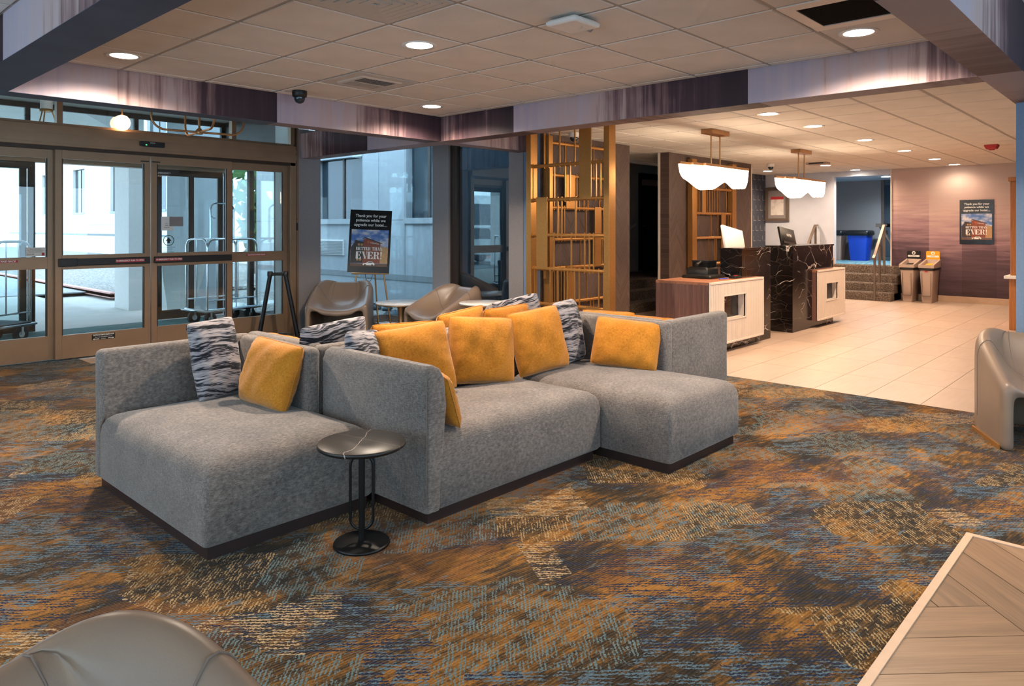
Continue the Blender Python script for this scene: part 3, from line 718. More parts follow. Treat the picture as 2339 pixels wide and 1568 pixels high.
P('rail', MB().tube([(12.45, 8.42, 1.28), (12.86, 8.42, 1.46)], .02), 'white', t); P('bracket', MB().tube([(12.8, 8.5, 1.40), (12.8, 8.42, 1.43)], .012), 'white', t)
# end wall
XE = 15.45
S('wall_far', bx(XE, 2.0, 0, XE+.12, 4.215, ZL), 'mural_far'); S('wall_far', bx(XE, .9, 0, XE+.12, 2.0, ZL), 'mural_far')
S('wall_far', MB().box(XE, 5.29, 0, XE+.12, 6.9, ZL).box(XE, 4.215, 2.43, XE+.12, 5.29, ZL), 'lightblue')
S('trim_8', bx(XE-.012, 4.20, .3, XE+.13, 4.222, ZL), 'cream')
S('baseboard_far', bx(XE-.014, .9, 0, XE, 4.2, .115), 'base_tile'); S('baseboard_far', bx(XE-.014, 5.29, .64, XE, 6.75, .76), 'base_tile')
# stairs up at the end, raised landing
ZS = .64; r_ = ZS/4
stair = S('stair', MB().loft(15.42, 4.03, 16.2, 6.74, .02, [(0, 0), (0, ZS-.03), (.01, ZS-.008), (.03, ZS)], 3), 'stair')
for i in range(3):
    x = 14.72+.235*i
    P('step', MB().loft(x, 4.03, 15.44, 6.74, .03, [(0, 0), (0, r_*(i+1)-.03), (.008, r_*(i+1)-.008), (.03, r_*(i+1))], 4), 'stair', stair)
S('floor', bx(15.6, 2.6, ZS-.03, 19.5, 8.2, ZS+.005), 'bluecarpet')
S('wall_far', MB().box(19.0, 2.6, ZS, 19.1, 8.2, 3.0).box(15.6, 8.0, ZS, 19.1, 8.1, 3.0).box(15.57, 2.6, ZS, 19.0, 2.7, 3.0), 'bluewall')
S('wall_far', bx(17.75, 5.05, ZS, 17.85, 8.0, 3.0), 'greywall')
S('ceiling', bx(15.57, 2.6, 2.47, 19.1, 8.2, 2.52), 'lightblue')
gd = S('door_4', MB().box(17.78, 5.0, ZS, 17.84, 5.05, 2.47).box(17.78, 3.6, ZS, 17.84, 3.66, 2.47), 'steel'); P('pane', bx(17.80, 3.66, ZS, 17.81, 5.0, 2.47), 'glass_dark', gd)
t = T('ceiling_downlight', 'bright cool downlight in the low ceiling above the raised landing', 'light', (16.6, 4.62, 2.465))
P('lens', MB().lathe([(.09, -.003), (.09, .002)], 24, (16.6, 4.62, 2.465)), 'lens_cool', t); lamp('downlight_beam', 'SPOT', (16.6, 4.62, 2.44), 90, COOL, t, .08, 160)
# picture on the pale wall
t = T('framed_picture', 'dark framed picture of pale grass on the light blue end wall', 'picture', (XE, 6.45, 1.9))
P('frame', MB().box(XE-.05, 6.22, 1.53, XE, 6.28, 2.26).box(XE-.05, 6.68, 1.53, XE, 6.74, 2.26).box(XE-.05, 6.28, 1.53, XE, 6.68, 1.59).box(XE-.05, 6.28, 2.2, XE, 6.68, 2.26), 'steel', t, bevel=.004)
P('mat_board', bx(XE-.02, 6.28, 1.59, XE-.004, 6.68, 2.2), 'greywall', t); P('print', bx(XE-.022, 6.34, 1.66, XE-.02, 6.62, 2.0), 'wmarble', t); P('print_band', bx(XE-.022, 6.34, 2.0, XE-.02, 6.62, 2.06), 'red', t)
# hutch at the right edge
t = T('wood_cabinet', 'honey oak cabinet with a white ledge at the right edge of the tiled lobby', 'cabinet', (12.0, 1.3, 0))
P('upper_unit', bx(11.82, .91, .74, 12.9, 1.735, 2.02), 'hutch', t, bevel=.006); P('cornice', bx(11.80, .91, 2.02, 12.92, 1.755, 2.08), 'hutch', t, bevel=.01)
P('base_unit', bx(11.80, .91, 0, 12.9, 1.745, .70), 'hutch', t, bevel=.004); P('ledge', bx(11.70, .91, .70, 12.95, 1.79, .74), 'white', t, bevel=.006)

# ================================================================== SOFA ISLAND
def seat_loft(x0, y0, x1, y1): return MB().loft(x0, y0, x1, y1, .025, [(.012, .06), (0, .075), (0, .30), (.006, .345), (.022, .378), (.05, .40), (.09, .413), (.16, .424), (.28, .431), (.38, .433)], 4)
def panel_loft(x0, y0, x1, y1, h=.742): return MB().loft(x0, y0, x1, y1, .03, [(.008, .06), (0, .07), (.002, .40), (0, h-.03), (.006, h-.012), (.018, h-.002), (.034, h)], 4)
def chaise(label, group, ox, oy, yaw):
    """seat .865 x 1.345, low back across the far end and along part of the +x side; origin at the middle of the module"""
    t = T('sofa_chaise', label, 'sofa', (ox, oy, 0), group, yaw); hx, hy = .4325, .6725; th = .095
    P('seat', seat_loft(-hx, -hy, hx-.004, hy-th+.01), 'sofa', t, True)
    P('end_back', panel_loft(-hx, hy-th, hx, hy), 'sofa', t, True); P('side_back', panel_loft(hx-th, hy-.86, hx, hy-th+.004), 'sofa', t, True)
    P('plinth', MB().box(-hx+.03, -hy+.03, 0, hx-.03, hy-.03, .066), 'mattress_plinth', t, True)
    sm = MB().tube([(-hx+.01, hy-th+.005, .07), (-hx+.004, hy-th+.002, .34), (-hx+.03, hy-th, .40)], .003, 6); P('seam', sm, 'paleseam', t, True)
    return t
def loveseat(label, group, ox, oy, yaw):
    t = T('sofa_loveseat', label, 'sofa', (ox, oy, 0), group, yaw); hx, hy = .69, .4425; th = .10
    P('seat', seat_loft(-hx+.065, -hy, hx, hy-th+.01), 'sofa', t, True)
    # arm leans out over the seat: wider in the middle
    arm = MB(); prof = [(.06, .0), (.07, .004), (.40, .03), (.55, .045), (.68, .03), (.725, .012), (.742, -.015)]
    vs = []
    for z, e in prof:
        ins = 0 if z < .7 else (.012 if z < .73 else .03)
        x0, x1 = -hx+ins, -hx+.085+e; y0, y1 = -hy+ins, hy-ins; rr = .018
        for (cx, cy, a0) in ((x1-rr, y1-rr, 0), (x0+rr, y1-rr, 90), (x0+rr, y0+rr, 180), (x1-rr, y0+rr, 270)):
            for k in range(4): a = R(a0+30*k); vs.append((cx+rr*math.cos(a), cy+rr*math.sin(a), z))
    n = 16; fs = [(i*n+k, i*n+(k+1) % n, (i+1)*n+(k+1) % n, (i+1)*n+k) for i in range(len(prof)-1) for k in range(n)]
    arm.add(vs, fs, True); arm.add(vs[:n], [tuple(range(n))[::-1]]); arm.add(vs[-n:], [tuple(range(n))])
    P('arm', arm, 'sofa', t, True)
    P('back', panel_loft(-hx+.09, hy-th, hx, hy), 'sofa', t, True)
    P('plinth', MB().box(-hx+.03, -hy+.03, 0, hx-.05, hy-.03, .066), 'mattress_plinth', t, True)
    P('seam', MB().tube([(-hx, -hy+.003, .09), (-hx-.001, -hy+.002, .70), (-hx+.012, -hy+.012, .735)], .0028, 6), 'paleseam', t, True)
    return t
G = 'modules of the grey sofa island'
CX_, CY_ = 3.31, 3.465
chaise('left grey linen chaise of the island, its low back turned to the entrance doors', G, 1.752, 3.642, 0)
loveseat('grey linen loveseat in the middle of the island facing the camera', G, 2.882, 3.022, 0)
chaise('grey linen chaise jutting forward at the right front of the sofa island', G, 4.006, 2.783, 0)
chaise('grey linen chaise at the tiled-floor end whose bluish outer side faces the camera', G, 2*CX_-1.752+.002, 2*CY_-3.642, 180)
loveseat('grey linen loveseat on the hidden far side of the island, backed against the front one', G, 2*CX_-2.882+.006, 2*CY_-3.022+.003, 180)
chaise('grey linen chaise on the far side of the island towards the easel', G, 2*CX_-4.006+.006, 2*CY_-2.783+.003, 180)

# ------------------------------------------------------------------ pillows
def pillow(label, group, base, yaw, w, h, t, m, lean=-14, roll=0, tagpart=False):
    rnd = random.Random(hash(label) % 9999 if False else sum(map(ord, label)))
    n = 22; mb = MB(); ph = [rnd.uniform(0, 6.28) for _ in range(6)]
    for sgn in (1, -1):
        pts = []
        for i in range(n+1):
            for j in range(n+1):
                a, b = -1+2*i/n, -1+2*j/n
                ea, eb = math.sin(a*PI/2*.92)/math.sin(PI/2*.92), math.sin(b*PI/2*.92)/math.sin(PI/2*.92)
                bulge = (max(0, 1-abs(ea)**3.0)*max(0, 1-abs(eb)**3.0))**.5
                cr = 1-.05*(abs(ea)*abs(eb))**5; x = ea*(w/2)*(1-.03*(1-eb*eb))*cr; z = h/2+eb*(h/2)*(1-.03*(1-ea*ea))*cr
                edge = max(abs(ea), abs(eb))**4*(1-max(abs(ea), abs(eb))**8)
                wr = .006*math.sin(7*a+3*b+ph[0])*math.sin(5*b+ph[1])+.004*math.sin(13*a-6*b+ph[2])+edge*.008*math.sin(24*(a if abs(eb) > abs(ea) else b)+ph[3])
                y = sgn*(t/2*bulge+wr*bulge**.5)
                sag = .02*(1-b)*(1-ea*ea)*.5
                pts.append((x, y, z*(1.0)+0*sag))
        mb.grid(pts, n+1, n+1)
    me = mb.mesh('pillow'); bm = bmesh.new(); bm.from_mesh(me); bmesh.ops.remove_doubles(bm, verts=bm.verts, dist=.0006); bmesh.ops.recalc_face_normals(bm, faces=bm.faces); bm.to_mesh(me); bm.free()
    me.materials.append(M[m])
    tname = 'throw_pillow'
    if tagpart or m == 'yellow':
        o = T(tname, label, 'pillow', base, group)
        P('cover', me, m, o)
        pip = MB(); ring = []
        for k in range(88):
            q, f = divmod(k, 22); a = -1+2*f/22; ea = math.sin(a*PI/2*.92)/math.sin(PI/2*.92)
            e2 = 1-.055*(1-1)
            if q == 0: p = (ea*w/2, -h/2*(1-.03*(1-ea*ea)))
            elif q == 1: p = (w/2*(1-.03*(1-ea*ea)), ea*h/2)
            elif q == 2: p = (-ea*w/2, h/2*(1-.03*(1-ea*ea)))
            else: p = (-w/2*(1-.03*(1-ea*ea)), -ea*h/2)
            cr = 1-.05*abs(ea)**5; ring.append((p[0]*cr, 0, h/2+p[1]*cr))
        pip.tube(ring, .0035, 6, True); P('seam', pip, m, o, True)
        if tagpart: P('care_tag', bx(-w/2+.01, -.03, h-.06, -w/2+.025, -.028, h-.035), 'signwhite', o, True)
    else:
        o = tag(link(tname, me), label, 'pillow', group); o.location = base
    o.rotation_euler = Matrix.Rotation(R(yaw), 3, 'Z').__matmul__(Matrix.Rotation(R(lean), 3, 'X')).__matmul__(Matrix.Rotation(R(roll), 3, 'Y')).to_euler()
    return o
GY, GP = 'ochre throw pillows', 'black and white brushstroke pillows'
z_ = .425
pillow('tall brushstroke pillow standing in the corner of the left chaise', GP, (1.90, 4.03, z_), 6, .29, .455, .15, 'pattern', -12, -3)
pillow('ochre pillow leaning on the left chaise beside the tall brushstroke pillow', GY, (1.95, 3.68, z_-.005), -82, .42, .365, .18, 'yellow', -17, 4)
pillow('crumpled brushstroke pillow behind the left end ochre pillow of the front loveseat', GP, (2.42, 3.30, z_), 28, .36, .41, .13, 'pattern', -14, 6)
pillow('large ochre pillow leaning at the left end of the front loveseat', GY, (2.70, 3.22, z_), -24, .45, .415, .18, 'yellow', -16, -7)
pillow('ochre pillow wedged edge-on inside the near arm of the front loveseat', GY, (2.46, 2.80, z_), 80, .40, .285, .13, 'yellow', -20, -6)
pillow('ochre pillow at the right end of the front loveseat back', GY, (3.16, 3.19, z_), -20, .45, .42, .18, 'yellow', -14, 5)
pillow('ochre pillow leaning in the left corner of the right chaise with a raised right corner', GY, (3.72, 3.15, z_), -14, .43, .43, .165, 'yellow', -14, -6)
pillow('tall brushstroke pillow in the corner of the right chaise', GP, (4.12, 3.22, z_), 8, .29, .455, .15, 'pattern', -11, -2)
pillow('wide ochre pillow on the right chaise against its side back', GY, (4.17, 2.84, z_), -66, .47, .345, .165, 'yellow', -20, 5)
pillow('brushstroke pillow peeking over the back near the grey armchair by the doors', GP, (2.42, 3.72, z_), 178, .44, .44, .13, 'pattern', -12, 5)
pillow('ochre pillow peeking over behind the crumpled brushstroke pillow', GY, (2.90, 3.73, z_), 176, .50, .38, .165, 'yellow', -14, -2)
pillow('ochre pillow with a small white tag peeking over the far loveseat', GY, (3.42, 3.72, z_), 184, .46, .42, .165, 'yellow', -12, 5, True)
pillow('ochre pillow peeking over the far loveseat below the small white table', GY, (3.88, 3.73, z_), 178, .46, .405, .165, 'yellow', -12, 2)
pillow('pointed brushstroke pillow peeking over in front of the brass screen', GP, (4.25, 3.78, z_), 128, .38, .45, .13, 'pattern', -10, 14)
pillow('ochre pillow lying along the hidden back of the chaise by the tiled floor', GY, (4.63, 3.22, z_), 90, .50, .345, .165, 'yellow', -14, 2)
pillow('ochre pillow barely showing above the right chaise side back', GY, (4.64, 2.86, z_), 94, .44, .335, .165, 'yellow', -16, 0)
pillow('ochre pillow barely showing above the back behind the left chaise', GY, (2.40, 4.10, z_), 92, .44, .325, .165, 'yellow', -20, 0)

# ------------------------------------------------------------------ black side table
t = T('side_table', 'small round black marble side table with a loop stem beside the sofa', 'table', (1.885, 2.66, 0))
c = (1.885, 2.66)
def vein_black():
    k = NT('black_stone_top'); v = k.coord(); s = k.sep(v)
    n = k.noise(v, 6, 4)
    u = k.math('ABSOLUTE', k.math('ADD', k.math('ADD', k.math('MULTIPLY', s[0], .62), k.math('MULTIPLY', s[1], -.78)), k.math('MULTIPLY', k.math('SUBTRACT', n, .42), .12)))
    w = k.math('ABSOLUTE', k.math('ADD', k.math('ADD', k.math('MULTIPLY', s[0], .95), k.math('MULTIPLY', s[1], .2)), k.math('ADD', k.math('MULTIPLY', k.math('SUBTRACT', n, .5), .08), -.03)))
    f = k.math('MAXIMUM', k.math('LESS_THAN', u, .0016), k.math('MULTIPLY', k.math('LESS_THAN', w, .0012), .5))
    return k.bsdf(k.mix(f, '#171312', '#a39a93'), .42)
M['stonetop'] = vein_black()
P('table_top', MB().lathe([(.06, .432), (.185, .432), (.193, .438), (.193, .448), (.188, .453), (.06, .454)], 48, (c[0], c[1], 0)), 'stonetop', t)
P('stem', MB().tube([(c[0], c[1], .012), (c[0], c[1], .434)], .014, 16), 'blackmetal', t)
lp = []; dx, dy = .731*.05, -.682*.05
for i in range(40):
    a = 2*PI*i/40; zc_ = .345 if math.sin(a) >= 0 else .115
    lp.append((c[0]+math.cos(a)*dx, c[1]+math.cos(a)*dy, zc_+math.sin(a)*.05))
P('loop', MB().tube(lp, .0065, 8, True), 'blackmetal', t)
P('collar', MB().lathe([(.05, .425), (.05, .433)], 24, (c[0], c[1], 0)), 'blackmetal', t)
P('base', MB().lathe([(.122, 0), (.124, .004), (.122, .011), (.116, .014), (.02, .016)], 48, (c[0], c[1], 0)), 'blackmetal', t)

# ------------------------------------------------------------------ leather tub chairs
def chair_mesh():
    NV = 22; half, dep = .40, .72
    def interp(xs, x):
        for i in range(len(xs)-1):
            if x <= xs[i+1][0]: 
                t_ = (x-xs[i][0])/(xs[i+1][0]-xs[i][0]); t_ = t_*t_*(3-2*t_) if False else t_
                return xs[i][1]+(xs[i+1][1]-xs[i][1])*t_
        return xs[-1][1]
    def smoothcurve(ctrl, n):
        # catmull-rom through the control points
        out = []; c = [Vector(p) for p in ctrl]; m = len(c)-1
        for k in range(n):
            u = k/(n-1)*m; i = min(int(u), m-1); t_ = u-i
            p0, p1, p2, p3 = c[max(i-1, 0)], c[i], c[i+1], c[min(i+2, m)]
            out.append(.5*((2*p1)+(p2-p0)*t_+(2*p0-5*p1+4*p2-p3)*t_**2+(-p0+3*p1-3*p2+p3)*t_**3))
        return out
    NI = 49; top = []; bot = []
    for iv in range(NV):
        v = iv/(NV-1); y = -dep/2+v*dep
        ha = interp([(0, .415), (.06, .43), (.45, .575), (.72, .675), (.84, .70), (.93, .69), (1, .625)], v)
        zs = interp([(0, .335), (.08, .355), (.35, .35), (.55, .37), (.70, .43), (.80, .53), (.87, .63), (.92, .685), (1, .62)], v)
        hw = half*(1 if v < .5 else 1-.31*((v-.5)/.5)**2.8); rr_ = .05+.085*v*v
        if v > .88: hw -= .045*((v-.88)/.12)**2
        if v < .05: hw -= .012*(1-v/.05)
        th = .062
        zs = min(zs, ha-.005) if v < .9 else min(zs, ha)
        q = ha-zs
        Tc = [(-hw, 0), (-hw, .13), (-hw, .27), (-hw, ha-1.7*rr_), (-hw+.10*rr_, ha-.75*rr_), (-hw+.42*rr_, ha-.17*rr_), (-hw+1.0*rr_, ha-.01*rr_), (-hw+1.0*rr_+.055, ha-.30*q-.012),
              (-hw*.52, zs+.30*q), (-hw*.36, zs+.10*q), (-hw*.18, zs+.012*q), (0, zs)]
        zu = interp([(0, .268), (.5, .27), (.8, .25), (.86, .12), (.92, .0), (1, .0)], v)
        zk = interp([(0, .335), (.5, .35), (.8, .33), (.86, .16), (.92, .0), (1, .0)], v)
        iw = hw-th
        Bc = [(-iw, 0), (-iw, zk*.35), (-iw, zk*.7), (-iw+.003, zk*.9), (-iw+.012, zk*.97), (-iw+.03, zk), (-iw+.06, zk*.985+.015*zu), (-iw+.10, zk*.85+zu*.15),
              (-iw*.62, zk*.5+zu*.5), (-iw*.42, zk*.22+zu*.78), (-iw*.2, zu+.03*zk), (0, zu)]
        Tc += [(-x, z) for x, z in Tc[-2::-1]]; Bc += [(-x, z) for x, z in Bc[-2::-1]]
        Tt = smoothcurve([(x, z, 0) for x, z in Tc], NI); Bt = smoothcurve([(x, z, 0) for x, z in Bc], NI)
        yo = 0 if v > .05 else 0
        top.append([(p.x, y, max(0, p.y)) for p in Tt]); bot.append([(p.x, y, max(0, p.y)) for p in Bt])
    mb = MB(); A = [p for r in top for p in r]; B = [p for r in bot for p in r]
    nA = len(A); fs = []
    for i in range(NV-1):
        for j in range(NI-1):
            fs.append((i*NI+j, i*NI+j+1, (i+1)*NI+j+1, (i+1)*NI+j)); fs.append((nA+i*NI+j, nA+(i+1)*NI+j, nA+(i+1)*NI+j+1, nA+i*NI+j+1))
    for i in (0, NV-1):
        for j in range(NI-1): fs.append((i*NI+j, nA+i*NI+j, nA+i*NI+j+1, i*NI+j+1))
    for j in (0, NI-1):
        for i in range(NV-1): fs.append((i*NI+j, (i+1)*NI+j, nA+(i+1)*NI+j, nA+i*NI+j))
    mb.add(A+B, fs, True); me = mb.mesh('shell'); me.materials.append(M['leather'])
    def tp(v, j): 
        i = v*(NV-1); a = int(min(i, NV-2)); f = i-a; p, q = Vector(top[a][j]), Vector(top[a+1][j]); return p.lerp(q, f)
    return me, tp, NI
CH_ME, CH_TP, CH_NI = chair_mesh()
def tub_chair(label, loc, yaw):
    t = T('armchair', label, 'chair', (loc[0], loc[1], 0), 'taupe leather tub chairs', yaw)
    sh = P('shell', CH_ME, 'leather', t); md = sh.modifiers.new('smooth', 'SUBSURF'); md.levels = 1; md.render_levels = 1
    for sg in (0, 1):
        # arm seam running over the arm and down the outer side; back seam
        js = [j if sg == 0 else CH_NI-1-j for j in range(2, 24)]
        P('seam', MB().tube([CH_TP(.60-.006*max(0, k-14), j)+Vector((0, 0, .0005)) for k, j in enumerate(js)], .0028, 6), 'paleseam', t, True)
        j0 = 19 if sg == 0 else CH_NI-1-19
        P('seam', MB().tube([CH_TP(v, j0)+Vector((0, 0, .001)) for v in [.62+.02*i for i in range(16)]], .0024, 6), 'paleseam', t, True)
        x = -.405 if sg == 0 else .395
        P('base_strip', bx(x, -.31, 0, x+.01, .16, .028), 'brass', t, True)
    return t
tub_chair('taupe leather tub chair beside the door column facing the room', (5.40, 8.06), -45)
tub_chair('taupe leather tub chair seen from the side between the two small round tables', (5.82, 6.50), -97)
tub_chair('taupe leather tub chair cut by the right edge of the picture', (5.88, .645), -62)
tub_chair('taupe leather tub chair in the bottom left foreground', (.28, 1.125), 14)

# ------------------------------------------------------------------ pedestal tables
def pedestal(label, x, y, h, r):
    t = T('pedestal_table', label, 'table', (x, y, 0), 'small round pedestal tables')
    P('table_top', MB().lathe([(.05, h-.022), (r-.012, h-.022), (r, h-.016), (r, h-.004), (r-.004, h), (.05, h)], 48, (x, y, 0)), 'wmarble', t)
    P('rim', MB().lathe([(.05, h-.034), (r-.02, h-.034), (r-.008, h-.0225), (.05, h-.0225)], 48, (x, y, 0)), 'brass_tube', t)
    P('column', MB().lathe([(.085, .01), (.06, .08), (.045, .2), (.045, h-.15), (.06, h-.034)], 28, (x, y, 0)), 'brass_tube', t)
    P('base', MB().lathe([(.17, 0), (.17, .012), (.09, .02)], 36, (x, y, 0)), 'brass_tube', t)
pedestal('round white marble table with a flared brass column by the easel', 5.76, 7.27, .45, .33)
pedestal('smaller round white table in front of the dark glass door', 5.76, 5.80, .55, .275)

# ------------------------------------------------------------------ posters
SER = {  # fat-face capitals on a 1-high grid: list of polygons
 'B': [[(.0,0),(.10,0),(.10,1),(0,1)],[(.06,.02),(.30,.02),(.30,.98),(.06,.98)],[(.30,.0),(.62,.0),(.74,.08),(.80,.22),(.76,.40),(.66,.50),(.56,.52),(.56,.10),(.50,.04),(.30,.04)],[(.30,1),(.60,1),(.71,.94),(.76,.80),(.72,.64),(.62,.54),(.52,.52),(.52,.92),(.46,.96),(.30,.96)],[(.30,.48),(.58,.48),(.58,.54),(.30,.54)]],
 'E': [[(0,0),(.10,0),(.10,1),(0,1)],[(.08,.0),(.32,.0),(.32,1),(.08,1)],[(.32,.95),(.72,.95),(.72,1),(.32,1)],[(.32,0),(.74,0),(.74,.05),(.32,.05)],[(.32,.47),(.52,.47),(.52,.53),(.32,.53)],[(.50,.95),(.72,.95),(.72,.68),(.68,.68)],[(.50,.05),(.74,.05),(.74,.34),(.70,.34)],[(.44,.5),(.54,.66),(.56,.66),(.56,.34),(.54,.34)]],
 'T': [[(.28,0),(.54,0),(.54,1),(.28,1)],[(.16,0),(.66,0),(.66,.05),(.16,.05)],[(0,.95),(.82,.95),(.82,1),(0,1)],[(0,.95),(.20,.95),(.03,.66),(0,.66)],[(.82,.95),(.62,.95),(.79,.66),(.82,.66)]],
 'R': [[(0,0),(.42,0),(.42,.05),(0,.05)],[(.08,0),(.32,0),(.32,1),(.08,1)],[(0,.95),(.32,.95),(.32,1),(0,1)],[(.32,1),(.60,1),(.73,.93),(.78,.76),(.74,.60),(.62,.51),(.54,.50),(.54,.93),(.48,.96),(.32,.96)],[(.32,.47),(.60,.47),(.60,.53),(.32,.53)],[(.46,.5),(.62,.5),(.72,.40),(.76,.1),(.84,.04),(.92,.08),(.86,.0),(.70,0),(.58,.04),(.54,.14),(.52,.4)]],
 'H': [[(.08,0),(.32,0),(.32,1),(.08,1)],[(.60,0),(.84,0),(.84,1),(.60,1)],[(0,0),(.42,0),(.42,.05),(0,.05)],[(.50,0),(.92,0),(.92,.05),(.50,.05)],[(0,.95),(.42,.95),(.42,1),(0,1)],[(.50,.95),(.92,.95),(.92,1),(.50,1)],[(.32,.47),(.60,.47),(.60,.53),(.32,.53)]],
 'A': [[(.34,1),(.52,1),(.86,0),(.60,0)],[(.38,1),(.44,1),(.16,0),(.10,0)],[(0,0),(.28,0),(.28,.05),(0,.05)],[(.52,0),(.94,0),(.94,.05),(.52,.05)],[(.2,.28),(.64,.28),(.64,.34),(.2,.34)]],
 'N': [[(.08,0),(.14,0),(.14,1),(.08,1)],[(.04,1),(.32,1),(.82,0),(.62,0)],[(.74,0),(.80,0),(.80,1),(.74,1)],[(0,0),(.24,0),(.24,.05),(0,.05)],[(.62,.95),(.92,.95),(.92,1),(.62,1)],[(-.02,.95),(.2,.95),(.2,1),(-.02,1)]],
 'V': [[(.06,1),(.34,1),(.58,.0),(.44,0)],[(.72,1),(.78,1),(.56,0),(.50,0)],[(-.02,.95),(.42,.95),(.42,1),(-.02,1)],[(.60,.95),(.90,.95),(.90,1),(.60,1)]],
 '!': [[(.04,1),(.26,1),(.18,.3),(.12,.3)],[(.05,.09),(.10,.02),(.15,0),(.20,.02),(.25,.09),(.20,.18),(.15,.2),(.10,.18)]]}
ADV = {'B': .86, 'E': .82, 'T': .86, 'R': .94, 'H': .98, 'A': .92, 'N': .94, 'V': .86, '!': .32, ' ': .4}
def fatface(text, x0, y0, width, height):
    tot = sum(ADV[c_] for c_ in text); k = width/tot; out = []; x = x0
    for c_ in text:
        for poly in SER.get(c_, []): out.append([(x+a*k, y0+b*height) for a, b in poly])
        x += ADV[c_]*k
    return out
def poster(t, o, r, u, w, h):
    """printed board, lower-left corner o, right r, up u; everything a child of t"""
    o, r, u = Vector(o), Vector(r).normalized(), Vector(u).normalized(); n = r.cross(u)
    def pl(name, polys, m, lvl, tk=.0004):
        mb = MB()
        for poly in polys: mb.prism([(a*w, b*h) for a, b in poly], o, r, u, n, lvl*.0006, lvl*.0006+tk)
        return P(name, mb, m, t)
    pl('board', [[(0, 0), (1, 0), (1, 1), (0, 1)]], 'pblack', -8, .0048)
    pl('sky_print', [[(.055, .10), (.945, .10), (.945, .685), (.055, .685)]], 'psky', 1)
    pl('ground_print', [[(.055, .10), (.945, .10), (.945, .145), (.055, .145)]], 'proad', 2)
    pl('wing_print', [[(.06, .15), (.40, .15), (.40, .47), (.16, .50), (.06, .40)]], 'pdark', 2); pl('annex_print', [[(.74, .15), (.945, .15), (.945, .40), (.74, .43)]], 'ptan', 2)
    pl('tower_print', [[(.35, .15), (.76, .15), (.76, .47), (.45, .545), (.35, .53)]], 'pbrick', 3)
    pl('roof_print', [[(.30, .525), (.38, .565), (.80, .475), (.80, .462), (.38, .548)], [(.10, .475), (.16, .515), (.36, .485), (.36, .470), (.16, .498)]], 'pdark', 4)
    [pl('window_print', [q_], 'ptan', 5) for q_ in [[(.22+.07*i, .425), (.27+.07*i, .425), (.27+.07*i, .46), (.22+.07*i, .46)] for i in range(2)]+[[(.20+.07*i, .19), (.25+.07*i, .19), (.25+.07*i, .22), (.20+.07*i, .22)] for i in range(2)]+[[(.82+.06*i, .17), (.86+.06*i, .17), (.86+.06*i, .21), (.82+.06*i, .21)] for i in range(2)]]
    ring = [(.47+.030*math.cos(2*PI*i/16), .487+.022*math.sin(2*PI*i/16)) for i in range(16)]; pl('emblem_print', [ring], 'porange', 5)
    pl('emblem_print', [[(.47+.013*math.cos(2*PI*i/10), .487+.009*math.sin(2*PI*i/10)) for i in range(10)]], 'pbrick', 6)
    car = [(.36, .118), (.365, .145), (.44, .155), (.49, .178), (.58, .178), (.62, .155), (.64, .15), (.64, .12)]
    pl('car_print', [car], 'signwhite', 6); pl('car_window_print', [[(.47, .157), (.50, .172), (.575, .172), (.60, .157)]], 'pdark', 7)
    [pl('car_wheel_print', [[(cx_+.022*math.cos(2*PI*i/10), .122+.013*math.sin(2*PI*i/10)) for i in range(10)]], 'pdark', 7) for cx_ in (.415, .585)]
    pl('slogan_print', fatface('BETTER THAN', .185, .355, .63, .052), 'signwhite', 7); pl('slogan_print', fatface('EVER!', .185, .218, .63, .115), 'signwhite', 7)
    for i, s_ in enumerate(('Thank you for your', 'patience while we', 'upgrade our hotel....')):
        lettering(s_, .070*h*.92, o+r*(.5*w)+u*((.905-.072*i)*h), r, u, 'signwhite', t, (.74, .71, .79)[i]*w, .0008, up=.0025)
    lettering('LAQUINTA', .034*h, o+r*(.62*w)+u*(.468*h), (r-u*.16), u, 'signwhite', t, .21*w, up=.0045)
# wall poster
t = T('wall_poster', 'black renovation poster pinned on the purple ombre end wall', 'poster', (XE-.012, 2.77, 1.5))
poster(t, (XE-.012, 3.045, 1.085), (0, -1, 0), (0, 0, 1), .535, .815)
# easel
vx = Vector((.731, -.682, 0)); vy = Vector((.682, .731, 0))
E0 = Vector((6.11, 8.41, 0)); 
def ez(a, b, z): p = E0+vx*a+vy*b; return (p.x, p.y, z)
t = T('easel', 'tripod easel of copper tube holding a renovation poster by the corner window', 'easel', tuple(E0))
P('leg', MB().tube([ez(-.30, -.13, 0), ez(-.06, .06, 1.60)], .012, 10), 'brass_tube', t); P('leg', MB().tube([ez(.30, -.13, 0), ez(.06, .06, 1.60)], .012, 10), 'brass_tube', t)
P('leg', MB().tube([ez(.08, .22, 0), ez(.0, .08, 1.62)], .012, 10), 'brass_tube', t)
P('ledge', MB().tube([ez(-.25, -.10, .755), ez(.27, -.10, .748)], .014, 10), 'brass_tube', t); P('cord', MB().tube([ez(-.02+.05*math.cos(a), -.05, .75+.12*math.sin(a)) for a in [PI+PI*i/12 for i in range(13)]], .004, 6), 'bronze_dark', t)
t2 = T('poster_board', 'black renovation poster board standing on the easel', 'poster', ez(0, -.09, .765))
un = (Vector((0, 0, 1))+vy*.14+vx*.035).normalized(); rn = (vx-un*vx.dot(un)).normalized()
poster(t2, Vector(ez(-.31, -.115, .772)), rn, un, .58, .885)

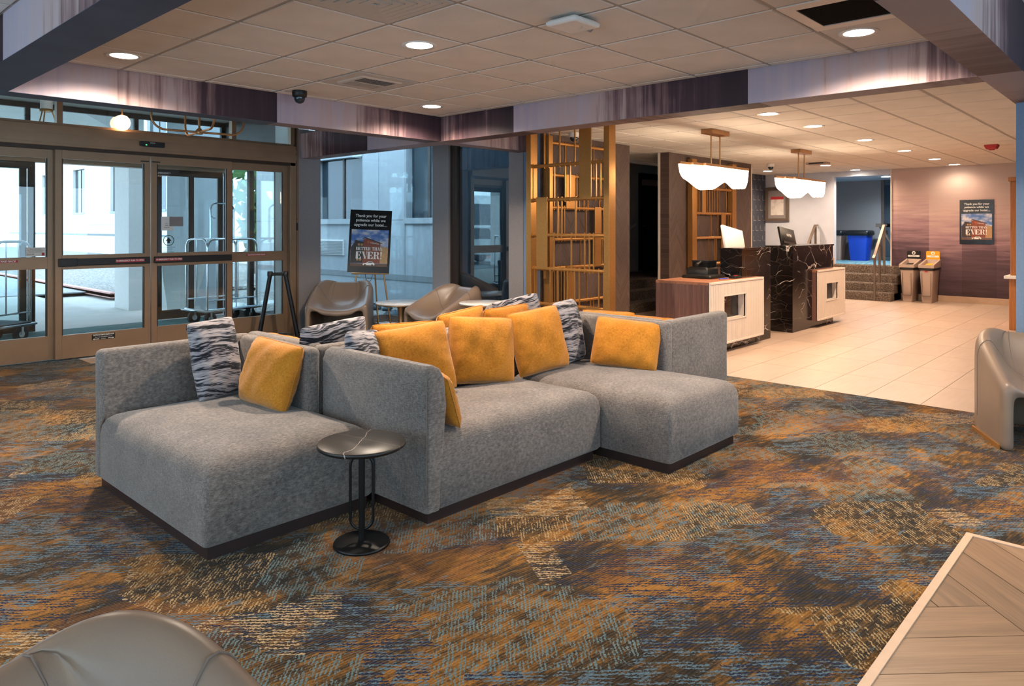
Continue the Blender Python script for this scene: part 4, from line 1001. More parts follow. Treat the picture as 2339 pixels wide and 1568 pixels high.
# ------------------------------------------------------------------ black A-frame barrier
t = T('barrier_stand', 'black barrier posts leaning together in an A in front of the right door glass', 'barrier', (4.62, 8.35, 0))
P('post', MB().tube([(4.43, 8.42, 0), (4.55, 8.36, .80)], .027, 16), 'blackmetal', t); P('post', MB().tube([(4.80, 8.12, 0), (4.69, 8.23, .80)], .027, 16), 'blackmetal', t)
for x, y in ((4.55, 8.36), (4.69, 8.23)): P('post_cap', MB().lathe([(.034, 0), (.036, .01), (.036, .055), (.030, .062)], 20, (x, y, .785)), 'black', t)
P('belt_bar', MB().tube([(4.55, 8.36, .812), (4.69, 8.23, .812)], .020, 12), 'black', t)

# ================================================================== BRASS SCREENS
def screen(label, axis, at, a0, a1, z0, z1, post_w, depth, rails, bars, panels, bar=.014, rail_r=.022):
    """posts, rails (round), bars (a, za, zb) and flat panels (a0,a1,za,zb) in a plane"""
    def pt(a, b, z): return (at+b, a, z) if axis == 'y' else (a, at+b, z)
    org = pt((a0+a1)/2, 0, 0); t = T('brass_screen', label, 'screen', org, 'brass room screens')
    def bb(a, b, z, aa, b2, zz):
        p, q = pt(a, b, z), pt(aa, b2, zz); return bx(p[0], p[1], p[2], q[0], q[1], q[2])
    P('post', bb(a0, -depth/2, z0, a0+post_w, depth/2, z1), 'brass', t, bevel=.003); P('post', bb(a1-post_w, -depth/2, z0, a1, depth/2, z1), 'brass', t, bevel=.003)
    for z in rails:
        r_o = P('rail', MB().tube([pt(a0+post_w-.02, 0, z), pt(a1-post_w+.02, 0, z)], rail_r, 14), 'brass', t)
        for e in (a0+post_w+.004, a1-post_w-.004): P('rail_collar', MB().tube([pt(e-.008, 0, z), pt(e+.008, 0, z)], rail_r*1.3, 14), 'brass', r_o)
    for a, za, zb in bars: P('bar', bb(a-bar/2, -bar/2-.012, za-.03, a+bar/2, bar/2-.012, zb+.03), 'brass', t)
    for p, q, za, zb in panels: P('panel', bb(p, -.026, za-.02, q, -.014, zb+.02), 'brass', t, bevel=.002)
    return t
r5 = [2.116, 1.718, 1.306, .913, .50, .09]
nb = [(y, 2.116, 2.48) for y in (5.472, 5.403, 5.242, 5.023)]+[(y, 1.718, 2.116) for y in (5.642, 5.32, 5.161, 5.09, 4.729, 4.669)]+[(y, 1.306, 1.718) for y in (5.269, 5.212, 5.01)]
nb += [(y, .913, 1.306) for y in (5.326, 5.071, 4.884, 4.818, 4.76)]+[(y, .50, .913) for y in (5.623, 5.381, 5.266, 5.171, 5.123, 5.023, 4.958, 4.689, 4.625)]+[(y, .09, .50) for y in (5.55, 5.3, 5.0, 4.8, 4.7)]
screen('tall brass screen standing beside the grey column, in front of the brown wall', 'y', 6.45, 4.52, 5.715, 0, ZL, .072, .12, r5, nb, [(4.788, 4.954, 1.73, 2.48), (5.421, 5.587, .925, 1.73), (4.70, 4.86, .09, .50)])
r5 = [2.423, 2.032, 1.636, 1.25, .903, .472, .09]
wb_ = [(x, 2.032, 2.423) for x in (6.726, 6.984, 7.503, 7.564)]+[(x, 1.636, 2.032) for x in (6.71, 6.764, 7.209, 7.263, 7.354, 7.437, 7.694)]+[(x, 1.25, 1.636) for x in (6.852, 6.907, 6.963, 7.191, 7.4, 7.78)]
wb_ += [(x, .903, 1.25) for x in (7.098, 7.29, 7.75)]+[(x, .472, .903) for x in (6.768, 6.81, 6.90, 7.263, 7.419, 7.85)]+[(x, .09, .472) for x in (7.5, 7.56, 7.9)]
screen('brass screen mounted on the first brown herringbone wall behind the freestanding one', 'x', YB1-.07, 6.64, 7.98, 0, 2.50, .06, .10, r5, wb_, [(6.99, 7.17, 1.65, 2.03), (7.58, 7.72, .92, 1.64), (6.99, 7.14, .48, .90)])
r5 = [2.36, 2.025, 1.623, 1.228, .804, .40, .09]
vb = [(x, 2.025, 2.36) for x in (10.67, 10.79, 10.95, 11.10, 11.30)]+[(x, 1.623, 2.025) for x in (10.41, 10.47, 10.71, 10.79, 10.89, 10.96, 11.06, 11.14, 11.39, 11.58)]+[(x, 1.228, 1.623) for x in (10.85, 11.09, 11.45, 11.53)]
vb += [(x, .804, 1.228) for x in (10.77, 10.97, 11.03)]+[(x, .40, .804) for x in (10.43, 10.5, 10.57)]
screen('brass screen on the second brown wall behind the reception desks', 'x', YB2-.06, 10.19, 11.70, 0, 2.47, .14, .09, r5, vb, [(10.54, 10.66, 1.63, 2.02), (11.20, 11.35, .81, 1.62), (10.6, 10.8, .40, .80)])

# ================================================================== RECEPTION DESKS
def pod(label, bx0, bx1, by0, by1, mx0, mx1, my0, my1, hz_, win, left_open):
    t = T('reception_desk', label, 'desk', ((bx0+bx1)/2, by0+.3, 0), 'reception pods')
    zb, zt = .10, .80
    # walnut case: sides, top, back
    P('side_panel', bx(bx0, by0+.022, zb, bx0+.03, by1, zt-.03), 'walnut', t); P('side_panel', bx(bx1-.03, by0+.022, zb, bx1, by1, zt-.03), 'walnut', t)
    P('desk_top', bx(bx0, by0+.02, zt-.03, bx1, by1, zt), 'walnut_top', t); P('bottom_panel', bx(bx0+.03, by0+.022, zb, bx1-.03, by1, zb+.03), 'walnut', t)
    # cream fluted front with a square port
    w0, w1, u0, u1 = win
    fr = P('front_frame', MB().box(bx0, by0, zt-.022, bx1, by0+.022, zt).box(bx0, by0, zb, bx1, by0+.022, zb+.022).box(bx1-.018, by0, zb+.022, bx1, by0+.022, zt-.022), 'cream', t, bevel=.002)
    n = int((bx1-bx0-.02)/.024); fl_ = MB()
    for i in range(n):
        a = bx0+.002+i*.024; b = a+.019
        inside = b > w0-.01 and a < w1+.01
        for z0, z1 in ([(zb+.022, u0-.008), (u1+.008, zt-.022)] if inside else [(zb+.022, zt-.022)]): fl_.box(a, by0+.006, z0, b, by0+.0165, z1)
    P('fluting', fl_, 'cream', t, kind='stuff')
    P('front_panel', MB().box(bx0, by0+.016, zb+.02, w0, by0+.03, zt-.02).box(w1, by0+.016, zb+.02, bx1-.01, by0+.03, zt-.02).box(w0, by0+.016, zb+.02, w1, by0+.03, u0).box(w0, by0+.016, u1, w1, by0+.03, zt-.02), 'cream', t)
    P('port_frame', MB().box(w0-.012, by0+.002, u0-.014, w1+.012, by0+.10, u0).box(w0-.012, by0+.002, u1, w1+.012, by0+.10, u1+.014).box(w0-.012, by0+.002, u0, w0, by0+.10, u1).box(w1, by0+.002, u0, w1+.012, by0+.10, u1), 'cream', t)
    # marble core: plinth, tall slab and transaction top
    P('marble_plinth', bx(bx0+.12, by0+.10, 0, mx1, by1-.08, zb), 'marble', t)
    P('marble_infill', bx(w0-.1, by0+.10, zb+.03, min(w1+.1, bx1-.03), by0+.115, zt-.03), 'marble', t)
    P('marble_slab', bx(mx0, my0, zt if mx0 > bx0 else 0, mx1, my1, hz_-.022), 'marble', t)
    if mx1 > bx1 and mx0 > bx0: P('marble_return', bx(bx1+.001, my0, 0, mx1, my1, zt), 'marble', t)
    P('counter_top', bx(mx0-.012, my0-.012, hz_-.022, mx1+.012, my1+.012, hz_), 'marble', t, bevel=.002)
    return t
pod('near reception pod: walnut desk with fluted cream front and black marble counter', 7.13, 8.47, 3.72, 4.40, 8.08, 8.88, 3.815, 4.09, 1.15, (7.45, 7.99, .37, .63), 1)
pod('far reception pod with a walnut box set against a black marble slab', 10.20, 11.27, 3.70, 4.34, 9.52, 11.02, 3.79, 4.15, 1.15, (10.52, 10.98, .36, .60), 0)
# monitors
def monitor(label, c_, w, h, yaw, roll, m, sign=None):
    t = T('monitor', label, 'monitor', c_, None, yaw)
    Rm = Matrix.Rotation(R(-14), 4, 'X') @ Matrix.Rotation(R(roll), 4, 'Y')
    def rot(mb): mb.v = [tuple(Rm @ Vector(v)) for v in mb.v]; return mb
    P('screen_back', rot(MB().loft(-w/2, -.018, w/2, .018, .008, [(.004, 0), (0, .005), (0, h-.005), (.004, h)], 3)), m, t, True)
    P('screen', rot(bx(-w/2+.012, .0175, .012, w/2-.012, .0195, h-.012)), 'carglass', t, True)
    P('stand', rot(MB().tube([(0, .0, h*.3), (0, .06, -.05), (0, .07, -.16)], .022, 10)), m, t, True)
    if m == 'black': P('lower_bezel', rot(bx(-w/2+.03, -.03, .04, w/2-.02, -.017, .075)), 'black', t, True)
    if sign:
        l_ = lettering(sign, .05, Rm @ Vector((.03, -.0185, h*.62)), Rm.to_3x3() @ Vector((1, 0, 0)), Rm.to_3x3() @ Vector((0, 0, 1)), 'signwhite', t, .16, local=True)
    return t
monitor('white monitor seen from behind over the near marble counter', (8.62, 4.16, 1.09), .52, .31, 0, 9, 'white')
monitor('black monitor seen from behind over the far marble counter', (10.55, 4.25, 1.10), .50, .29, 0, 7, 'black', 'SCEPTRE')
# desk clutter
t = T('receipt_printer', 'black printer and phone base stacked on the near walnut desk', 'printer', (7.85, 4.2, .80))
P('tray', MB().loft(7.62, 3.98, 8.02, 4.36, .02, [(.01, .80), (0, .812), (.01, .835), (.05, .84)], 4), 'black', t); P('body', MB().loft(7.78, 4.10, 8.06, 4.38, .02, [(0, .836), (0, .90), (.03, .925)], 4), 'black', t)
P('handset', MB().tube([(7.70, 4.2, .955), (7.85, 4.22, .985), (8.0, 4.24, .965)], [.02, .016, .022], 10), 'black', t)
P('paper_slot', bx(7.82, 4.12, .925, 8.04, 4.32, .985), 'blackmetal', t); P('lid', bx(7.84, 4.11, .985, 8.05, 4.34, 1.0), 'black', t)
t = T('card_reader', 'small card reader with a red button on the walnut desk', 'card reader', (8.0, 3.86, .80))
P('keypad_body', MB().loft(7.90, 3.80, 8.07, 3.90, .015, [(.004, .80), (0, .808), (.01, .83)], 4), 'black', t); P('button', bx(7.93, 3.815, .83, 7.97, 3.85, .838), 'red', t)
one('pen', MB().tube([(7.68, 3.90, .806), (7.82, 3.87, .806)], .006, 8), 'bluep', 'blue pen lying on the near walnut desk', 'pen')

# ================================================================== PENDANT LIGHTS
def pendant(label, cx_, cy_, ztop, zrail, L):
    t = T('pendant_light', label, 'light', (cx_, cy_, ztop), 'scalloped pendants over the desks')
    P('canopy', bx(cx_-.22, cy_-.07, ztop-.055, cx_+.22, cy_+.07, ztop), 'brass_tube', t, bevel=.004)
    for dx_ in (-.11, .11):
        P('rod', MB().tube([(cx_+dx_, cy_, ztop-.05), (cx_+dx_, cy_, zrail+.02)], .009, 10), 'brass_tube', t)
    for i, (yo, u0, u1) in enumerate(((-.05, .26, 1.0), (0, .13, .985), (.05, 0, .97))):
        x0 = cx_-L/2+u0*L; x1 = cx_-L/2+u1*L; y = cy_+yo
        P('top_rail', bx(x0, y-.018, zrail-.008, x1, y+.018, zrail+.022), 'brass_tube', t, bevel=.003)
        prof = []
        for k in range(49):
            x = x0+(x1-x0)*k/48; u = (x-(cx_-L/2))/L
            e = min((x-x0)/.13, 1), min((x1-x)/.11, 1); env = math.sqrt(max(0, 1-(1-e[0])**2))*math.sqrt(max(0, 1-(1-e[1])**2))
            d = .135+.135*math.exp(-((u-.34)/.20)**2)+.095*math.exp(-((u-.90)/.12)**2)
            prof.append((x-x0, -d*max(env, .02)))
        poly = [(0, 0)]+prof+[(x1-x0, 0)]
        P('diffuser', MB().prism(poly, (x0, y, zrail-.008), (1, 0, 0), (0, 0, 1), (0, 1, 0), -.012, .012), 'pend_glow', t)
    return t
pendant('nearer scalloped white pendant light hanging over the near reception pod', 7.88, 4.05, ZL, 2.11, 1.50)
pendant('farther scalloped white pendant light hanging over the far reception pod', 10.75, 4.15, ZL, 2.10, 1.62)

# ================================================================== CEILING FITTINGS
def downlight(label, x, y, z, power, col, r=.085, group='recessed downlights', m='lens_hot'):
    t = T('ceiling_downlight', label, 'light', (x, y, z), group)
    P('trim_ring', MB().lathe([(r, -.004), (r+.028, -.006), (r+.03, 0), (r, .004)], 32, (x, y, z), cap=False), 'white', t)
    P('lens', MB().lathe([(r, -.0035), (r, .006)], 32, (x, y, z)), m, t)
    lamp('downlight_beam', 'SPOT', (x, y, z-.012), power, col, t, .05, 158)
for i, (x, y, l) in enumerate(((1.805, 5.293, 'downlight nearest the entrance side of the main ceiling'), (2.994, 3.598, 'bright downlight in the middle of the main ceiling'),
                               (4.595, 1.432, 'downlight next to the black return grille'), (4.594, 5.336, 'downlight in the far corner where the two beams meet'))):
    downlight(l, x, y, ZC, P_MAIN, WARM)
gl = 'row of lobby downlights'
ordn = ('first', 'second', 'third', 'fourth', 'fifth', 'sixth')
for i, x in enumerate((7.08, 8.29, 10.07, 11.89, 13.68, 15.1)):
    downlight('lobby downlight, %s in the long row leading to the purple end wall' % ordn[i], x, 3.06, ZL, P_LOBBY*(.15 if i == 5 else 1), LOBBY, group=gl)
for x, y, l in ((13.71, 4.85, 'lobby downlight behind the far pendant, nearer of two before the landing'), (15.2, 4.80, 'lobby downlight just before the landing opening'), (14.3, 6.2, 'lobby downlight beside the navy patterned wall')):
    downlight(l, x, y, ZL, P_LOBBY*.8, LOBBY, group=gl)
for x, y, w_ in ((-1.2, 2.4, 'middle'), (-1.2, 4.8, 'far')): downlight('downlight left of the left beam over the %s of the carpet' % w_, x, y, ZC, P_BACK, WARM)
for x, y, w_ in ((-.5, -1.6, 'left windows'), (2.6, -1.6, 'plank floor'), (5.0, -1.2, 'right wall')): downlight('downlight behind the camera towards the '+w_, x, y, 2.72, P_BACK, WARM)
# big square diffuser
def diffuser(label, cx_, cy_, hx, hy, z):
    t = T('air_diffuser', label, 'vent', (cx_, cy_, z))
    for i in range(6):
        a, b = hx-.047*i-.006, hy-.045*i-.006; a2, b2 = a-.040, b-.038; zz = z-.003-.0025*i
        P('louvre_ring', MB().box(cx_-a, cy_-b, zz, cx_+a, cy_-b2, zz+.012).box(cx_-a, cy_+b2, zz, cx_+a, cy_+b, zz+.012).box(cx_-a, cy_-b2, zz, cx_-a2, cy_+b2, zz+.012).box(cx_+a2, cy_-b2, zz, cx_+a, cy_+b2, zz+.012), 'ventwhite', t)
    P('centre_plate', bx(cx_-.02, cy_-.02, z, cx_+.02, cy_+.02, z+.01), 'tilegrout', t); P('backing', bx(cx_-hx, cy_-hy, z+.016, cx_+hx, cy_+hy, z+.022), 'tilegrout', t)
diffuser('large square louvred air diffuser at the top of the picture', 2.26, 3.0665, .300, .285, ZC)
# return grille
t = T('return_grille', 'black return air grille with a cream frame beside a downlight', 'vent', (4.09, 1.32, ZC))
gx0, gx1, gy0, gy1 = 3.795, 4.395, .93, 1.60
P('frame', MB().box(gx0, gy0, ZC-.006, gx0+.09, gy1, ZC+.006).box(gx1-.09, gy0, ZC-.006, gx1, gy1, ZC+.006).box(gx0+.09, gy1-.07, ZC-.006, gx1-.09, gy1, ZC+.006).box(gx0+.09, gy0, ZC-.006, gx1-.09, gy0+.07, ZC+.006), 'cream', t, bevel=.002)
for i in range(24):
    x = gx0+.10+i*.0170; P('louvre', MB().prism([(0, 0), (.010, .012), (.011, .011), (.001, -.001)], (x, 0, ZC-.004), (1, 0, 0), (0, 0, 1), (0, 1, 0), gy0+.07, gy1-.07), 'bronze_dark', t)
P('backing', bx(gx0+.09, gy0+.07, ZC+.013, gx1-.09, gy1-.07, ZC+.018), 'black', t)
# small supply vent
t = T('ceiling_vent', 'small square supply vent with black slots near the dome camera', 'vent', (3.47, 4.80, ZC))
vx0, vx1, vy0, vy1 = 3.184, 3.784, 4.53, 5.10
P('plate', bx(vx0+.01, vy0+.01, ZC-.003, vx1-.01, vy1-.01, ZC+.004), 'ventwhite', t, bevel=.002); P('raised_face', MB().loft(vx0+.10, vy0+.10, vx1-.10, vy1-.10, .004, [(0, ZC-.003), (.014, ZC-.012), (.03, ZC-.013)], 2, False), 'ventwhite', t)
for i in range(11): P('slot', bx(3.33+.028*i, 4.66, ZC-.0145, 3.348+.028*i, 4.80, ZC-.0128), 'black', t)
for i in range(11): P('slot', bx(3.33+.028*i, 4.84, ZC-.0145, 3.348+.028*i, 4.96, ZC-.0128), 'tilegrout', t)
# dome cameras
def dome(label, x, y, z, m):
    t = T('dome_camera', label, 'camera', (x, y, z), 'ceiling dome cameras')
    P('housing', MB().lathe([(.062, 0), (.064, -.02), (.060, -.05), (.052, -.056)], 28, (x, y, z)), m, t)
    P('dome', MB().lathe([(.046, -.054), (.045, -.075), (.034, -.098), (.016, -.108), (.004, -.11)], 24, (x, y, z)), 'carglass', t)
dome('black dome camera on the main ceiling near the entrance beam', 3.30, 5.56, ZC, 'black')
dome('white dome camera behind the top of the brass screen', 6.90, 5.40, ZL, 'white')
dome('white dome camera near the navy patterned wall', 12.7, 5.45, ZL, 'white')
# access point
t = T('access_point', 'white rectangular wireless access point hanging from the ceiling grid', 'access point', (3.20, 2.50, ZC))
P('case', MB().loft(3.08, 2.40, 3.32, 2.62, .02, [(.02, ZC-.05), (.004, ZC-.046), (0, ZC-.030), (.012, ZC-.018)], 4), 'white', t); P('bracket', bx(3.15, 2.46, ZC-.020, 3.25, 2.56, ZC-.002), 'bronze_dark', t)
P('cable', MB().tube([(3.31, 2.52, ZC-.03), (3.35, 2.50, ZC-.045), (3.36, 2.48, ZC-.02), (3.34, 2.47, ZC)], .006, 8), 'greywall', t)
t = T('fire_strobe', 'red fire alarm strobe on the lobby ceiling', 'alarm', (11.84, 1.95, ZL))
P('base', MB().loft(11.76, 1.87, 11.92, 2.03, .01, [(0, ZL), (0, ZL-.02), (.02, ZL-.06)], 3, False), 'red', t); P('lens', bx(11.81, 1.92, ZL-.075, 11.87, 1.98, ZL-.058), 'red', t)
t = T('sprinkler', 'small sprinkler cover under the right beam', 'sprinkler', (5.43, 3.0, ZL)); P('cover', MB().lathe([(.035, 0), (.03, -.012)], 20, (5.46, 2.05, ZL)), 'white', t)
t = T('ceiling_speaker', 'grey slotted unit on the lobby ceiling behind the far pendant', 'vent', (13.0, 4.75, ZL)); P('case', bx(12.9, 4.55, ZL-.04, 13.1, 4.9, ZL), 'greybin', t, bevel=.005); P('slot', bx(12.895, 4.60, ZL-.03, 12.9, 4.85, ZL-.012), 'black', t)
# chandelier in the entry bay
t = T('chandelier', 'brass loop chandelier hanging behind the left beam by the doors', 'light', (3.20, 7.3, ZE))
hub = (3.20, 7.3, 2.36)
P('stem', MB().tube([(3.20, 7.3, ZE), (3.20, 7.3, 2.36)], .012, 10), 'brass_tube', t); P('hub', MB().lathe([(.03, -.022), (.034, -.018), (.034, .02), (.015, .04)], 20, hub), 'brass_tube', t)
for a in (-6, 84, 174, 264):
    d = Vector((math.cos(R(a)), math.sin(R(a)), 0)); pts = [Vector(hub)+d*.03, Vector(hub)+d*.32]
    pts += [Vector(hub)+d*(.32+.13*math.sin(b))+Vector((0, 0, .13*(1-math.cos(b)))) for b in [PI/2*i/8 for i in range(1, 9)]]+[Vector(hub)+d*.45+Vector((0, 0, .40))]
    P('arm', MB().tube(pts, .011, 8), 'brass_tube', t)
    P('shade', MB().lathe([(.05, 0), (.05, .12)], 16, tuple(Vector(hub)+d*.30+Vector((0, 0, .22)))), 'cream', t)

# ================================================================== RECYCLING BINS
def slim_bin(label, x, y, sm, lidm, text):
    """front faces -x"""
    t = T('recycling_bin', label, 'bin', (x, y, 0), 'slim bins by the end wall')
    P('body', MB().loft(x-.24, y-.115, x+.24, y+.115, .03, [(.035, 0), (.032, .01), (.0, .60), (.0, .62)], 3), 'greybin', t)
    P('front_groove', MB().box(x-.2445, y-.075, .125, x-.22, y+.075, .131).box(x-.2445, y-.075, .131, x-.22, y-.070, .55).box(x-.2445, y+.070, .131, x-.22, y+.075, .55), 'steel', t)
    P('bag_rim', MB().loft(x-.25, y-.122, x+.25, y+.122, .03, [(0, .60), (-.006, .625), (0, .65)], 3), 'bag', t)
    lid = MB(); w = .13
    def ring(zf, zb, i): return [(x-.26+i, y-w+i, zf), (x+.26-i, y-w+i, zb), (x+.26-i, y+w-i, zb), (x-.26+i, y+w-i, zf)]
    vs = ring(.645, .645, 0)+ring(.70, .79, 0)+ring(.70, .79, .035)+ring(.665, .72, .055)
    fs = [(i*4+k, i*4+(k+1) % 4, (i+1)*4+(k+1) % 4, (i+1)*4+k) for i in range(3) for k in range(4)]+[(0, 1, 2, 3), (12, 13, 14, 15)]
    P('lid', lid.add(vs, fs), 'greybin', t)
    P('opening', MB().prism([(-.10, -.055), (.10, -.055), (.10, .055), (-.10, .055)], (x-.02, y, .703), (.966, 0, .126), (0, 1, 0), (-.13, 0, .99), 0, .003), lidm, t)
    sg = P('sign_board', MB().prism([(-.115, .78), (.115, .78), (.115, .93), (.10, .945), (-.10, .945), (-.115, .93)], (x+.25, y, 0), (0, -1, 0), (0, 0, 1), (-1, 0, 0), -.008, .008), sm, t)
    P('sign_icon', MB().prism([(.032*math.cos(2*PI*i/20), .032*math.sin(2*PI*i/20)) for i in range(20)], (x+.2415, y, .905), (0, -1, 0), (0, 0, 1), (-1, 0, 0), 0, .001), 'signwhite', sg)
    P('sign_icon', MB().prism([(-.012, -.016), (.012, -.016), (.016, .012), (-.016, .012)], (x+.2405, y, .903), (0, -1, 0), (0, 0, 1), (-1, 0, 0), 0, .001), sm, sg)
    P('sign_label', MB().prism([(-.095, -.017), (.095, -.017), (.1, -.01), (.1, .01), (.095, .017), (-.095, .017), (-.1, .01), (-.1, -.01)], (x+.2415, y, .845), (0, -1, 0), (0, 0, 1), (-1, 0, 0), 0, .001), 'signwhite', sg)
    lettering(text, .024, (x+.2402, y, .845), (0, -1, 0), (0, 0, 1), 'black', t)
    if sm == 'yellowp': P('maker_badge', bx(x-.2435, y-.025, .57, x-.238, y+.025, .592), 'red', t)
slim_bin('slim grey waste bin with a black LANDFILL sign board', 15.16, 3.80, 'black', 'black', 'LANDFILL')
slim_bin('slim grey recycling bin with a yellow sign board and yellow lid insert', 15.14, 3.47, 'yellowp', 'yellowp', 'MIXED')
# bins on the landing
def landing_bin(label, x, y, m):
    t = T('waste_bin', label, 'bin', (x, y, ZS))
    P('body', MB().loft(x-.22, y-.22, x+.22, y+.22, .04, [(.05, ZS+.006), (.0, ZS+.62), (0, ZS+.66)], 3), m, t)
    b = MB(); rr = random.Random(3); N = 28
    for i, (rd, z) in enumerate(((.225, .56), (.245, .60), (.24, .66), (.21, .68), (.1, .64))):
        pass
    b.loft(x-.23, y-.23, x+.23, y+.23, .05, [(0, ZS+.57), (-.018, ZS+.60), (-.012, ZS+.67), (.03, ZS+.69), (.08, ZS+.66)], 4); P('bin_liner', b, 'bag', t)
landing_bin('blue waste bin with a black liner on the raised landing', 17.3, 5.36, 'bluep'); landing_bin('grey waste bin with a black liner half hidden beside the blue one', 17.3, 5.92, 'greybin')
# handrails
def stair_rail(label, y, x0=14.72, x1=15.30, ext=True):
    t = T('stair_handrail', label, 'handrail', (x0, y, 0), 'steel handrails on the short stairs')
    rz = .86
    tb = [(x0-.08, y, rz-.05), (x0, y, rz-.0), (x1, y, ZS+.80), (x1+.12, y, ZS+.80)]
    for i in range(len(tb)-1):
        d = (Vector(tb[i+1])-Vector(tb[i])); nn = Vector((0, 1, 0)); u = d.normalized(); v_ = u.cross(nn).normalized()
        mb = MB(); vs = []
        for p in (Vector(tb[i]), Vector(tb[i+1])):
            for s1, s2 in ((1, 1), (-1, 1), (-1, -1), (1, -1)): vs.append(p+nn*.024*s1+v_*.012*s2)
        mb.add(vs, [(0, 1, 2, 3), (4, 7, 6, 5)]+[(k, (k+1) % 4, 4+(k+1) % 4, 4+k) for k in range(4)]); P('top_bar', mb, 'steel', t)
    for x, zb, zt in ((x0, 0, rz), (x0+.30, r_*2, rz+.30), (x1+.02, r_*3 if x1 < 15.42 else ZS, ZS+.80)): P('post', bx(x-.018, y-.018, zb, x+.018, y+.018, zt), 'steel', t)
    return t
stair_rail('steel stair handrail on the right, next to the purple wall', 4.30); stair_rail('steel stair handrail partly hidden behind the far reception pod', 5.62)
t = T('stair_handrail', 'sloping dark handrail beyond the landing beside the glass door', 'handrail', (17.4, 4.9, ZS))
P('top_bar', MB().tube([(17.4, 4.98, ZS+.80), (17.45, 4.55, ZS+.0)], .03, 8), 'steel', t); P('post_cap', bx(17.36, 4.93, ZS+.76, 17.44, 5.05, ZS+.84), 'steel', t)

# ================================================================== VESTIBULE AND OUTSIDE
YO = 11.2
def outer_leaf(name, x0, x1, y, gl='glass'):
    d = link(name, None); d['kind'] = 'structure'; ORG[d.name] = (0, 0, 0)
    frame_panel(d, x0, x1, y, .02, 2.26, .07, .09, .13, [], m='bronze_dark', gl=gl); return d
outer_leaf('window_6', .2, 1.55, YO); outer_leaf('window_6', 1.5, 2.62, YO); outer_leaf('door_5', 1.45, 2.70, YO-.07)
outer_leaf('window_6', 4.26, 4.82, YO); outer_leaf('window_6', 4.75, 5.30, YO+.05)
S('trim_9', bx(XW, YO-.12, 2.26, 5.35, YO+.06, 2.36), 'bronze')
ot = S('window_7', MB().box(XW, YO-.03, 2.98, 5.3, YO+.03, 3.05), 'bronze_dark')
for x in (.5, 2.6, 3.95, 5.25): P('mullion', bx(x, YO-.03, 2.36, x+.06, YO+.03, 2.98), 'bronze_dark', ot)
P('pane', bx(XW, YO-.004, 2.36, 5.3, YO+.004, 2.98), 'glass', ot)
S('wall_left', MB().box(5.28, 8.86, 0, 5.40, 9.55, 3.05), 'stucco')
vw = S('window_8', MB().box(5.30, 9.55, 0, 5.37, YO, .12).box(5.30, 9.55, 2.35, 5.37, YO, 3.05).box(5.30, 9.55, .12, 5.37, 9.63, 2.35).box(5.30, 10.35, .12, 5.37, 10.43, 2.35).box(5.30, YO-.1, .12, 5.37, YO, 2.35), 'bronze_dark')
P('pane', bx(5.33, 9.63, .12, 5.34, YO-.1, 2.35), 'glass', vw)
S('wall_left', MB().box(-.2, 8.72, 0, .2, YO+.1, 3.05), 'stucco')
